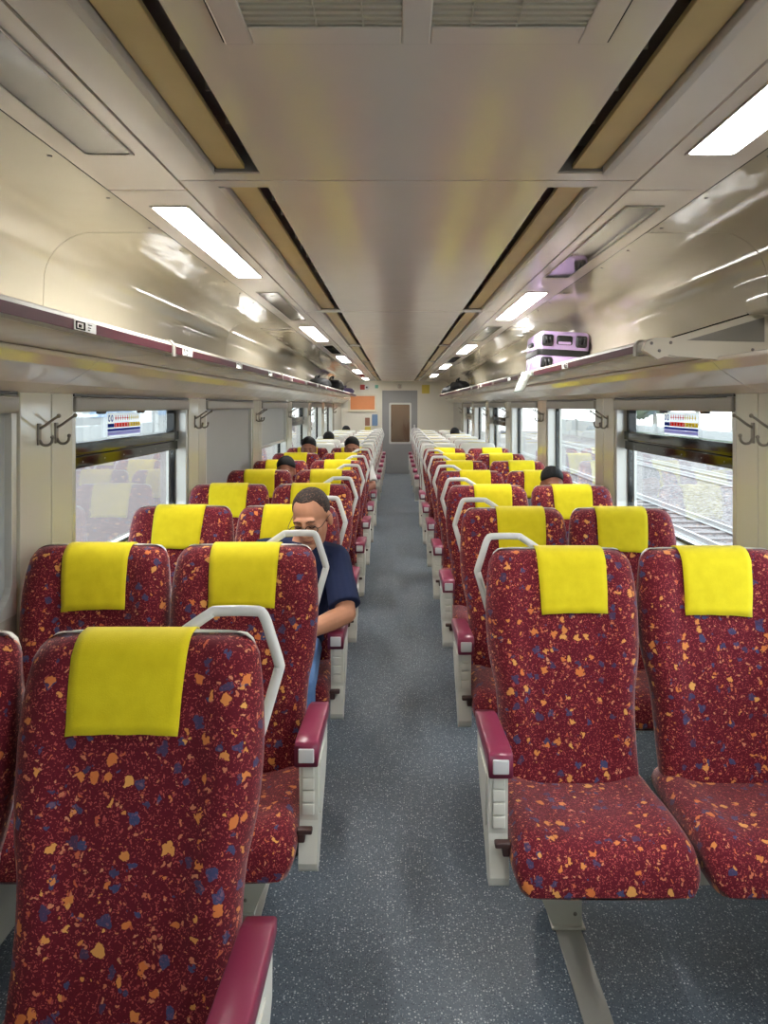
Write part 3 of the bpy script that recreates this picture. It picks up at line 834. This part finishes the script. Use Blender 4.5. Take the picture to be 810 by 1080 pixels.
def make_pair(a):
    t = empty('twin_seat', (0, 0, 0))
    for sx in (-1, 1):
        c = cushion_mb().build('seat_cushion', M['fabric'], t); c.location = (sx*SP, 0, 0)
        b = backrest_mb().build('backrest', M['fabric'], t); b.location = (sx*SP, 0, 0)
        cv = cover_mb(*covers[0]).build('headrest_cover', M['yellow'], b, fix=True)
        sol = cv.modifiers.new('thickness', 'SOLIDIFY'); sol.thickness = .0025; sol.offset = 0
        s_ = shell_mb().build('back_shell', M['shell'], t); s_.location = (sx*SP, 0, 0)
    h = handle_mb(a).build('grab_handle', M['handle'], t); h.location = (a*SP, 0, 0)
    ar = armrest_mb(a).build('armrest', M['whiteplastic'], t, bevel=.006); ar.location = (a*AE, 0, 0)
    pad_mb(a).build('armrest_pad', M['burg'], ar)
    MB().rbox((a*.0065, -.4385, .622), (.042, .008, .038), .0035).build('recline_button', M['button'], ar)
    m = MB()
    for q in range(4): m.rbox((a*.010, -.4235, .575-q*.034), (.032, .010, .031), .003)
    m.build('front_rib', M['whiteplastic'], ar)
    m = MB(); m.rbox((a*.004, -.447, .43), (.04, .022, .014), .004); m.rbox((-a*.005, -.44, .415), (.018, .03, .03), .004); m.build('footrest_lever', M['lever'], ar)
    m = MB(); m.box(-.42, .42, -.40, -.10, .29, .335); m.build('seat_frame', M['leg'], t, bevel=.006)
    ra = a*(.44-.735)*-1
    # pedestal over the floor track
    lx = -a*(.478-.735)   # local x of the track
    m = MB()
    q_ = -a
    m.prism([(lx-q_*.082, .10), (lx-q_*.045, .012), (lx+q_*.04, .012), (lx+q_*.04, .31), (lx-q_*.082, .31)], 'y', -.165, -.05)
    m.box(lx-.05, lx+.05, -.175, -.03, .006, .014)
    m.build('pedestal', M['leg'], t, bevel=.006)
    m = MB()
    for q in (.05, .24): m.ell((lx+.02, -.166, q), (.006, .003, .006), 8, 6)
    m.build('bolt', M['hook'], t)
    m = MB(); m.box(-a*.44, -a*.40, -.32, -.16, .0, .31); m.build('wall_bracket', M['leg'], t, bevel=.005)
    return t
def cover_variant(i):
    while len(COVER) <= i: COVER.append(None)
    if COVER[i] is None:
        o = cover_mb(*covers[i]).build('headrest_cover', M['yellow'])
        COVER[i] = o.data; bpy.data.objects.remove(o)
    return COVER[i]
proto = {1: make_pair(1), -1: make_pair(-1)}
used = {1: False, -1: False}
XL, XR = -.765, .735
rowsL = [1.44+.913*k for k in range(8)]
rowsR = [2.295+.908*k for k in range(7)]
awayY = [8.88+.905*k for k in range(6)]
def place(a, x, y, rz, label, group, cv):
    if not used[a]: o = proto[a]; used[a] = True
    else: o = copy_tree(SRC[a])
    o.location = (x, y, 0); o.rotation_euler = (0, 0, rz)
    tag(o, label, 'train seat', group)
    bs = sorted([c for c in o.children if c.name.startswith('backrest')], key=lambda c: c.location.x)
    for b, i in zip(bs, cv):
        for ch in b.children: ch.data = cover_variant(i)
    return o
SRC = proto
cvL = [(1, 6), (9, 0), (2, 5), (0, 2), (1, 2), (2, 0), (0, 1), (1, 0)]
cvR = [(3, 8), (3, 2), (3, 0), (3, 5), (0, 3), (3, 2), (0, 3)]
for k, y in enumerate(rowsL):
    place(1, XL-(.007 if k == 0 else 0), y-.03, 0, f'double burgundy seat facing the camera, {ORD[k]} row from the camera on the left' , 'left seats facing the camera', cvL[k])
for k, y in enumerate(rowsR):
    place(-1, XR, y-.03, 0, f'double burgundy seat facing the camera, {ORD[k]} row from the camera on the right', 'right seats facing the camera', cvR[k])
for k, y in enumerate(awayY):
    place(-1, XL, y, PI, f'double seat showing its white back on the left, {ORD[k]} of those white backs', 'left seats facing away', (7, 7))
for k, y in enumerate(awayY):
    place(1, XR, y, PI, f'double seat showing its white back on the right, {ORD[k]} of those white backs', 'right seats facing away', (7, 7))

# ------------------------------------------------------------------ luggage
def suitcase():
    t = empty('suitcase', (1.012, 4.46, 1.744), -.04); t.rotation_euler[1] = .06; tag(t, 'lilac hard shell suitcase lying on the right luggage rack', 'suitcase')
    W, L, hh = .322, .54, .131
    for k, z in enumerate((hh/2+.002, hh/2+hh+.012)):
        m = MB(); m.rbox((0, L/2, z), (W, L, hh), .035, 5, None, .03)
        sh = m.build('shell_half', M['lilac'], t)
        rb = MB()
        if k:
            for q in range(5): rb.rbox((-.11+.055*q, L/2, z+hh/2), (.018, L-.12, .006), .003, 2)
            rb.build('raised_rib', M['lilac'], sh)
        for sx in (-1, 1):
            wx = sx*.105; wz = z+.004
            m = MB(); m.rbox((wx, -.004, wz), (.072, .03, .074), .014); hs = m.build('wheel_housing', M['blk'], t)
            m = MB()
            for q in (-.011, .011):
                m.loft([[(wx+q+dx, -.032+rr*math.cos(a*PI/8), wz+rr*math.sin(a*PI/8)) for a in range(16)] for dx, rr in ((-.008, .016), (-.007, .022), (.007, .022), (.008, .016))])
            m.build('wheel', M['blk'], hs)
        if k:
            m = MB(); m.rbox((0, -.002, z+.008), (.098, .014, .058), .012); c = m.build('foot_handle', M['blk'], t)
            MB().rbox((0, -.010, z-.010), (.08, .012, .018), .006).build('grip', M['lilac'], c)
    m = MB(); m.rbox((0, L/2, hh+.006), (W+.008, L+.008, .040), .036, 5, None, .006); m.build('zipper_band', M['blk'], t)
    m = MB(); m.rbox((-W/2-.008, L*.5, hh*1.5), (.016, .17, .026), .007); m.build('carry_handle', M['blk'], t)
    return t
suitcase()
t = empty('luggage_tag', (.79, 4.60, 1.715)); tag(t, 'white paper luggage tag hanging from the lilac suitcase', 'tag')
m = MB(); m.loft([[(-.035+.012*q/5+.03-.014*q, .004*math.sin(q*.9), .055-.027*q), (.035+.004*q/5+.03-.014*q, .006+.004*math.sin(q*.9), .062-.027*q)] for q in range(6)], False, True, False)
o = m.build('tag_sheet', M['tag'], t); sd = o.modifiers.new('t', 'SOLIDIFY'); sd.thickness = .0015
m = MB()
for q in range(3): m.box(-.022-.008*q, .03-.012*q, -.003, -.002, .01-.022*q, .014-.022*q)
m.build('print_line', M['slotgrey'], t)
MB().tube([(.03, .004, .055), (.045, .03, .10), (.06, .06, .14)], .002, 6, smoothpts=3).build('strap', M['white'], t)
def bag(name, loc, size, m_, label, strap=True, seed=1, rz=0.):
    t = empty(name, loc, rz); tag(t, label, 'bag')
    rnd = random.Random(seed); m = MB(); rings = []
    n = 18; N = 9
    for i in range(N+1):
        u = i/N; y = (u-.5)*size[1]; k = (1-abs(2*u-1)**4)**.5*.9+.08 if 0 < i < N else .35
        ring = []
        for j in range(n):
            a = 2*PI*j/n; c, s_ = math.cos(a), math.sin(a)
            rr = 1+.09*math.sin(3*a+i*1.1+seed)+.06*math.sin(5*a-i*.7)+rnd.uniform(-.03, .03)
            e = (abs(c)**3+abs(s_)**3)**(-1/3)
            z = size[2]/2*(1+s_*e*rr*k*(.95))
            ring.append((c*e*rr*k*size[0]/2, y, max(0, z)))
        rings.append(ring)
    m.loft(rings); m.build('body', M[m_], t, sub=1)
    z = size[2]
    MB().tube([(-.03, -size[1]*.25, z*.88), (-.03, -size[1]*.15, z*1.12), (0, 0, z*1.22), (-.03, size[1]*.15, z*1.12), (-.03, size[1]*.25, z*.88)], .012, 8, smoothpts=4).build('strap', M[m_], t)
    MB().box(-.012, .012, -size[1]*.36, size[1]*.36, z*.97, z*.985).build('zip', M['blk'], t)
    return t
bag('duffel_bag', (-1.0, 9.0, 1.755), (.27, .8, .145), 'bagblack', 'black duffel bag on the left luggage rack, nearer of two', seed=2)
bag('duffel_bag', (-1.0, 11.0, 1.755), (.3, 1.3, .2), 'bagblack', 'larger black bag on the left luggage rack beside the violet bag', seed=3)
bag('travel_bag', (-.98, 13.5, 1.755), (.28, 1.1, .14), 'bagviolet', 'greyish violet bag at the far end of the left luggage rack', seed=5)
bag('duffel_bag', (1.0, 11.6, 1.755), (.30, 1.1, .2), 'bagblack', 'black bag on the right luggage rack, nearer of two', seed=7)
bag('backpack', (.99, 13.6, 1.755), (.30, 1.2, .15), 'bagblack', 'black bag with hanging strap at the far end of right rack', seed=9)

# ------------------------------------------------------------------ people
def remesh(mb, name, vox, smooth=3, extra_skin=None):
    me = bpy.data.meshes.new(name); me.from_pydata([tuple(v) for v in mb.v], [], mb.f)
    bm = bmesh.new(); bm.from_mesh(me); bmesh.ops.recalc_face_normals(bm, faces=bm.faces[:]); bm.to_mesh(me); bm.free()
    o = bpy.data.objects.new(name, me); COL.objects.link(o)
    r = o.modifiers.new('r', 'REMESH'); r.mode = 'VOXEL'; r.voxel_size = vox; r.use_smooth_shade = True
    s_ = o.modifiers.new('s', 'SMOOTH'); s_.factor = .5; s_.iterations = smooth
    dg = bpy.context.evaluated_depsgraph_get(); dg.update()
    out = bpy.data.meshes.new_from_object(o.evaluated_get(dg))
    bpy.data.objects.remove(o)
    out.polygons.foreach_set('use_smooth', [True]*len(out.polygons))
    return out
def chain(mb, pts, rads, n=12):
    """tapered limb closed with round ends"""
    mb.tube(pts, rads, n, smoothpts=5)
    mb.ell(pts[0], (rads[0]*.99,)*3, n, 8); mb.ell(pts[-1], (rads[-1]*.99,)*3, n, 8)
HEAD = [((0,.012,.03),(.074,.094,.085)), ((0,-.028,-.03),(.066,.062,.087)), ((0,-.034,-.078),(.055,.05,.042)), ((0,-.076,-.098),(.020,.018,.016)),
        ((0,-.080,.024),(.052,.015,.012)), ((.037,-.066,-.022),(.022,.022,.02)), ((-.037,-.066,-.022),(.022,.022,.02)),
        ((0,-.094,-.004),(.009,.016,.028)), ((0,-.107,-.030),(.016,.017,.013)), ((.013,-.097,-.034),(.010,.012,.009)), ((-.013,-.097,-.034),(.010,.012,.009)),
        ((.030,-.077,.002),(.015,.012,.010)), ((-.030,-.077,.002),(.015,.012,.010)), ((0,-.087,-.060),(.025,.011,.006)), ((0,-.085,-.071),(.021,.011,.007)),
        ((.077,.006,-.016),(.010,.019,.034)), ((-.077,.006,-.016),(.010,.019,.034))]
def hand(mb, wrist, direction, palm_n, side):
    """palm with five separate curled fingers; side=+1 puts the thumb on +cross side"""
    d = Vector(direction).normalized(); nrm = Vector(palm_n).normalized(); nrm = (nrm-d*nrm.dot(d)).normalized()
    c = d.cross(nrm)*side; w = Vector(wrist)
    mt = Matrix((c, d, nrm)).transposed()
    mb.ell(w+d*.048, (.041, .055, .016), 14, 8, mt)
    for k, (off, ln) in enumerate(((.029, .072), (.010, .082), (-.010, .077), (-.028, .060))):
        p0 = w+d*.075+c*off; p1 = p0+d*ln*.45+nrm*(.008); p2 = p1+d*ln*.28+nrm*.022; p3 = p2+d*ln*.05+nrm*.024
        mb.tube([p0, p1, p2, p3], [.0092, .0088, .008, .007], 8, smoothpts=3); mb.ell(p3, (.007,)*3, 8, 6)
    p0 = w+d*.025+c*.032; p1 = w+d*.055+c*.058+nrm*.012; p2 = w+d*.085+c*.060+nrm*.026
    mb.tube([p0, p1, p2], [.0125, .0105, .009], 8, smoothpts=3); mb.ell(p2, (.009,)*3, 8, 6)

def make_person(J, head_c, head_rot, vox, hair_style, mats, glasses=False):
    """J: joint positions local to the seat; returns an Empty with body, shirt, trousers, hair, shoes"""
    t = empty('person')
    hr = head_rot.to_matrix(); hc = Vector(head_c)
    b = MB()
    for c, r in HEAD: b.ell(hc+hr @ Vector(c), r, 18, 12, hr)
    nb = Vector(J['neck'])
    chain(b, [nb-Vector((0,0,.06)), nb, hc+hr @ Vector((0, .012, -.06))], [.060, .056, .052])
    pel, chest = Vector(J['pelvis']), Vector(J['chest'])
    rings = []
    sl, sr = Vector(J['shL']), Vector(J['shR'])
    ax = (sl-sr); axn = ax.normalized()
    def torso(mb, g):
        up = [(pel+Vector((0,0,-.05)), .155, .11), (pel, .17, .125), (pel.lerp(chest, .5), .158, .115), (chest, .172, .118), (chest.lerp(nb, .6), .165, .10), (nb-Vector((0,0,.025)), .10, .075), (nb, .066, .062)]
        R_ = []
        for q, (c, wx, wy) in enumerate(up):
            f = q/(len(up)-1)
            xa = Vector((1,0,0)).lerp(axn, sstep(.3, .8, f)).normalized(); ya = Vector((0,1,0))
            R_.append([c+xa*((wx+g)*math.cos(k*PI/12))+ya*((wy+g)*math.sin(k*PI/12)) for k in range(24)])
        mb.loft(R_)
    torso(b, 0)
    for sd in 'LR':
        sh, el, wr = J['sh'+sd], J['el'+sd], J['wr'+sd]
        chain(b, [sh, el], [.052, .040]); chain(b, [el, Vector(el).lerp(Vector(wr), .35), wr], [.040, .040, .027])
        d = Vector(wr)-Vector(el)
        hand(b, wr, d, J['palm'+sd], 1 if sd == 'L' else -1)
        hp, kn, an = J['hip'+sd], J['kn'+sd], J['an'+sd]
        chain(b, [hp, kn], [.080, .055]); chain(b, [kn, Vector(kn).lerp(Vector(an), .3), an], [.053, .054, .036])
        b.ell(Vector(an)+Vector((0, -.055, -.045)), (.038, .11, .03), 14, 8)
    me = remesh(b, 'body', vox); me.materials.append(mats['skin'])
    o = bpy.data.objects.new('body', me); COL.objects.link(o); o.parent = t
    # shirt: torso and short sleeves
    s_ = MB(); torso(s_, .012)
    s_.v = [v for v in s_.v]
    for sd in 'LR':
        sh, el = Vector(J['sh'+sd]), Vector(J['el'+sd])
        chain(s_, [chest.lerp(nb, .7), sh+Vector((0,0,.004))], [.07, .062])
        s_.tube([sh, sh.lerp(el, .35), sh.lerp(el, .86)], [.063, .063, .067], 16, smoothpts=4)
        s_.ell(sh, (.063,)*3, 14, 8)
    me = remesh(s_, 'shirt', vox, 3); me.materials.append(mats['shirt'])
    o = bpy.data.objects.new('shirt', me); COL.objects.link(o); o.parent = t
    tr = MB(); tr.ell(pel+Vector((0,0,-.01)), (.178, .135, .11), 20, 12)
    for sd in 'LR':
        hp, kn, an = Vector(J['hip'+sd]), Vector(J['kn'+sd]), Vector(J['an'+sd])
        chain(tr, [hp, kn], [.092, .068]); chain(tr, [kn, kn.lerp(an, .3), an.lerp(kn, .06)], [.068, .064, .058])
    me = remesh(tr, 'trousers', vox, 3); me.materials.append(mats['trousers'])
    o = bpy.data.objects.new('trousers', me); COL.objects.link(o); o.parent = t
    for sd in 'LR':
        an = Vector(J['an'+sd]); m = MB()
        m.rbox((an.x, an.y-.05, an.z-.052), (.092, .26, .066), .03, 4); m.build('shoe', M['shoe'], t)
    # hair: a cap grown on the skull
    m = MB(); rows = []; na, nt = 40, 12
    for k in range(nt+1):
        row = []
        for j in range(na):
            ph = 2*PI*j/na            # 0 = face (-y)
            front = (1+math.cos(ph))/2
            if hair_style == 'receding': lim = 122-77*sstep(.50, .86, front)
            else: lim = 112-52*front**2
            th = math.radians(lim)*k/nt
            thick = .0045 if hair_style == 'receding' else .012
            edge = 1-(k/nt)**4*(1.05 if hair_style == 'receding' else .7)
            rx, ry, rz_ = .074+thick*edge, .094+thick*edge, .085+thick*edge
            wob = 1+(.012*math.sin(ph*9+k)+.01*math.sin(ph*17-k*2))*(0.4 if hair_style == 'receding' else 1)
            p = Vector((rx*math.sin(th)*math.sin(ph), .012-ry*math.sin(th)*math.cos(ph), .03+rz_*math.cos(th)))*1
            p = Vector((p.x*wob, p.y, p.z*wob))
            row.append(hc+hr @ p)
        rows.append(row)
    m.loft(rows, False, True, True)
    o = m.build('hair', mats['hair'], t); sd_ = o.modifiers.new('t', 'SOLIDIFY'); sd_.thickness = .014; sd_.offset = -1
    # brows, lips
    for sx in (-1, 1):
        m = MB(); m.tube([hc+hr @ Vector((sx*q, -.094+.35*abs(q-.01)**1.3, .022+zz)) for q, zz in ((.012, 0), (.028, .004), (.046, -.001))], [.0018, .0024, .0012], 6, smoothpts=3)
        m.build('eyebrow', mats['hair'], t)
    m = MB()
    m.tube([hc+hr @ Vector((q, -.0965+abs(q)*.35, -.0655+abs(q)*.05)) for q in (-.022, -.01, 0, .01, .022)], [.0022, .004, .0045, .004, .0022], 8, smoothpts=3); m.build('lips', M['lips'], t)
    for sx in (-1, 1):
        m = MB(); m.tube([hc+hr @ Vector((sx*q, -.0895+abs(q-.03)*.3, -.002-zz)) for q, zz in ((.017, 0), (.03, .004), (.043, 0))], .0016, 6, smoothpts=3)
        m.build('eyelash', M['hair'], t)
    if glasses:
        gt = MB()
        for sx in (-1, 1):
            gt.tube([hc+hr @ Vector((sx*(.034+.026*math.cos(q*PI/8)), -.108+.004*abs(math.cos(q*PI/8)), -.004+.018*math.sin(q*PI/8))) for q in range(16)], .0017, 6, closed=True)
            gt.tube([hc+hr @ Vector(p) for p in ((sx*.060, -.104, 0), (sx*.074, -.085, .002), (sx*.082, .0, .006), (sx*.083, .02, -.006))], .0016, 6, smoothpts=3)
        gt.tube([hc+hr @ Vector(p) for p in ((-.009, -.109, 0), (0, -.113, .004), (.009, -.109, 0))], .0016, 6, smoothpts=3)
        g_ = gt.build('spectacles', M['wire'], t)
        for sx in (-1, 1):
            MB().add([hc+hr @ Vector((sx*.034+.025*math.cos(q*PI/8), -.107, -.004+.017*math.sin(q*PI/8))) for q in range(16)], [tuple(range(16))]).build('lens', M['lensclear'], g_)
    return t

Jm = dict(neck=(.105, -.225, .975), chest=(.065, -.20, .80), pelvis=(.0, -.24, .555), shL=(.235, -.235, .895), shR=(-.075, -.205, .915),
          elL=(.292, -.40, .712), wrL=(.125, -.545, .675), elR=(-.215, -.36, .69), wrR=(-.04, -.565, .655), palmL=(-.3, -.2, -1), palmR=(.3, -.2, -1),
          hipL=(.09, -.28, .53), hipR=(-.09, -.28, .53), knL=(.135, -.70, .535), knR=(-.12, -.70, .535), anL=(.13, -.66, .085), anR=(-.13, -.66, .085))
man = make_person(Jm, (.140, -.300, 1.088), Euler((math.radians(20), math.radians(-5), math.radians(-14)), 'XYZ'), .005, 'receding',
                  dict(skin=M['skin'], shirt=M['navy'], trousers=M['jeans'], hair=M['hairgrey']), True)
man.location = (XL+SP, rowsL[2], 0)
tag(man, 'seated man in navy T-shirt and glasses looking down, elbow on the aisle armrest', 'person')

Jg = dict(neck=(.02, -.19, .985), chest=(.01, -.20, .80), pelvis=(.0, -.24, .555), shL=(.175, -.20, .915), shR=(-.165, -.20, .915),
          elL=(.245, -.36, .71), wrL=(.10, -.53, .665), elR=(-.20, -.36, .69), wrR=(-.06, -.55, .655), palmL=(-.3, -.2, -1), palmR=(.3, -.2, -1),
          hipL=(.09, -.28, .53), hipR=(-.09, -.28, .53), knL=(.12, -.70, .535), knR=(-.12, -.70, .535), anL=(.12, -.66, .085), anR=(-.12, -.66, .085))
gen = make_person(Jg, (.02, -.235, 1.095), Euler((math.radians(12), 0, 0), 'XYZ'), .009, 'full',
                  dict(skin=M['skin2'], shirt=M['grey_shirt'], trousers=M['darkjeans'], hair=M['hair']))
def seat_person(x, y, rz, sc, label, shirt=None, first=False):
    p = gen if first else copy_tree(gen)
    p.location = (x, y, 0); p.rotation_euler = (0, 0, rz); p.scale = (sc,)*3
    if shirt:
        for ch in p.children:
            if ch.name.startswith('shirt'):
                ch.material_slots[0].link = 'OBJECT'; ch.material_slots[0].material = M[shirt]
    tag(p, label, 'person')
seat_person(XL-SP+.02, rowsL[7], 0, 1.0, 'man with short black hair looking over the seats, window side of the left row', None, True)
seat_person(XL+SP, rowsL[7], 0, 1.0, 'person in a pale shirt with arm on the aisle armrest, far left row', 'white_shirt')
seat_person(XL-SP+.06, rowsL[5], 0, .935, 'black haired head just showing behind the left window seats')
seat_person(XL-SP+.05, awayY[1]-.06, PI, .975, 'black haired passenger facing away beside the left windows, nearer of two')
seat_person(XL-SP+.04, awayY[5]-.06, PI, .96, 'black haired passenger facing away beside the left windows, near the end wall')
seat_person(XR+SP+.025, rowsR[3], 0, .935, 'black haired head leaning by the right window behind the second row of seats', None)
seat_person(XR+SP-.02, awayY[3]-.06, PI, .975, 'black haired passenger facing away beside the right windows')

# ------------------------------------------------------------------ outside
GZ = -.95
struct('ground_track', MB().box(1.7, 60, -14, 70, GZ-.1, GZ), M['ballast'], 'pale stone ballast of the railway tracks outside the right windows', 'ground')
for i, x in enumerate((5.45, 6.45, 10.2, 11.2)):
    m = MB()
    m.prism([(x-.045, GZ+.035), (x+.045, GZ+.035), (x+.045, GZ+.045), (x+.008, GZ+.06), (x+.008, GZ+.12), (x+.026, GZ+.13), (x+.026, GZ+.155), (x-.026, GZ+.155), (x-.026, GZ+.13), (x-.008, GZ+.12), (x-.008, GZ+.06), (x-.045, GZ+.045)], 'y', -14, 70)
    tag(m.build('steel_rail', M['steel']), f'steel rail outside the right windows, {ORD[i]} out from the train', 'rail', 'track rails')
src = None
for x in (5.95, 10.7):
    for q in range(36):
        if src is None:
            src = o = MB().prism([(-.85, 0), (.85, 0), (.82, .06), (-.82, .06)], 'y', -.11, .11).build('track_sleeper', M['sleeper'])
        else: o = src.copy(); COL.objects.link(o)
        o.location = (x, -1+q*.65, GZ-.03)
        tag(o, 'concrete sleeper under the rails outside the right windows', 'sleeper', 'track sleepers')
# boundary wall and pale building right
m = MB(); m.box(15, 15.3, -14, 70, GZ, .35)
for q in range(14): m.box(14.85, 15.0, -13+q*6, -12.6+q*6, GZ, .5)
struct('boundary_wall', m, M['concrete'], 'pale concrete boundary wall beyond the tracks on the right', 'wall')
def tree(x, y, h, r, seed, label):
    rnd = random.Random(seed); t = empty('tree', (x, y, GZ)); tag(t, label, 'tree', 'trees beyond the tracks')
    MB().tube([(0,0,0), (.1,0,h*.3), (.05,.1,h*.6)], [.2,.16,.1], 8, smoothpts=3).build('trunk', M['trunk'], t)
    m = MB()
    for q in range(14):
        a = rnd.uniform(0, 2*PI); rr = rnd.uniform(0, r*.7); s_ = rnd.uniform(.35, .6)*r
        c = Vector((rr*math.cos(a), rr*math.sin(a), h*rnd.uniform(.5, .92)))
        n0 = len(m.v); m.ell(c, (s_, s_, s_*.8), 14, 10)
        for k in range(n0, len(m.v)):
            v = Vector(m.v[k])-c; m.v[k] = tuple(c+v*rnd.uniform(.8, 1.18))
    m.build('crown', M['tree'], t)
for i in range(14):
    tree(18+4.6*(i % 3), 3+i*3.9, 4.4+.6*((i*7) % 4)+.5*(i % 3), 2.2, i, f'pale hazy green tree beyond the right boundary wall, {ORD[i]} from the near end')
# left: platform
struct('ground_platform', MB().box(-14, -1.62, -14, 70, -.35, -.06), M['paving'], 'pinkish grey paved station platform outside the left windows', 'platform')
struct('ground_left', MB().box(-60, -1.4, -14, 70, GZ-.1, GZ), M['ballast'], 'stone ground beside the platform on the left', 'ground')
struct('platform_line', MB().box(-2.5, -2.2, -14, 70, -.06, -.055), M['tactile'], 'yellow safety line along the platform edge on the left', 'line')
struct('platform_curb', MB().box(-1.95, -1.62, -14, 70, -.06, -.05), M['concrete'], 'pale kerb stones along the platform edge', 'curb')
m = MB(); m.box(-14.4, -14, -14, 70, -.06, 4.2)
struct('station_wall', m, M['concrete'], 'pale station building wall across the left platform', 'wall')
m = MB(); m.box(-14, -13.97, -14, 70, 1.0, 2.6); struct('station_cladding', m, M['bluewall'], 'pale blue cladding band on the station wall', 'wall panel')
src = None
for q in range(9):
    if src is None: src = o = MB().prism(rrect(-.2, .2, -.2, .2, .04), 'z', 0, 4.2).build('platform_column', M['concrete'])
    else: o = src.copy(); COL.objects.link(o)
    o.location = (-8.5, -3+q*5.5, -.06); tag(o, f'square white platform column outside the left windows, {ORD[q]} from the near end', 'column', 'platform columns')

# ------------------------------------------------------------------ light, camera
w = bpy.data.worlds.new('overcast_sky'); SC.world = w; w.use_nodes = True
nt = w.node_tree; bg = nt.nodes['Background']
tc = nt.nodes.new('ShaderNodeTexCoord'); sp = nt.nodes.new('ShaderNodeSeparateXYZ'); mr = nt.nodes.new('ShaderNodeMapRange')
mx = nt.nodes.new('ShaderNodeMix'); mx.data_type = 'RGBA'
nt.links.new(tc.outputs['Generated'], sp.inputs[0]); nt.links.new(sp.outputs[2], mr.inputs['Value'])
mr.inputs['From Min'].default_value = 0; mr.inputs['From Max'].default_value = .8
nt.links.new(mr.outputs[0], mx.inputs[0]); mx.inputs[6].default_value = (.93, .96, 1, 1); mx.inputs[7].default_value = (.80, .89, 1, 1)
nt.links.new(mx.outputs[2], bg.inputs[0]); bg.inputs[1].default_value = 2.7

cd = bpy.data.cameras.new('camera'); cam = bpy.data.objects.new('camera', cd); COL.objects.link(cam)
cam.location = (-.03, 0, H); cam.rotation_euler = (PI/2, 0, 0)
cd.sensor_fit = 'VERTICAL'; cd.sensor_height = 36.; cd.lens = 36.*750/1080
cd.shift_y = -(540-428)/1080; cd.shift_x = -(418-405)/1080
cd.clip_start = .02; cd.clip_end = 300
SC.camera = cam
vs = SC.view_settings; vs.view_transform = 'Standard'; vs.look = 'None'; vs.gamma = 1; vs.use_curve_mapping = False; vs.exposure = 1.22
SC.cycles.max_bounces = 10; SC.cycles.diffuse_bounces = 6; SC.cycles.transparent_max_bounces = 16
SC.cycles.use_denoising = True
SC.cycles.sample_clamp_indirect = 8.
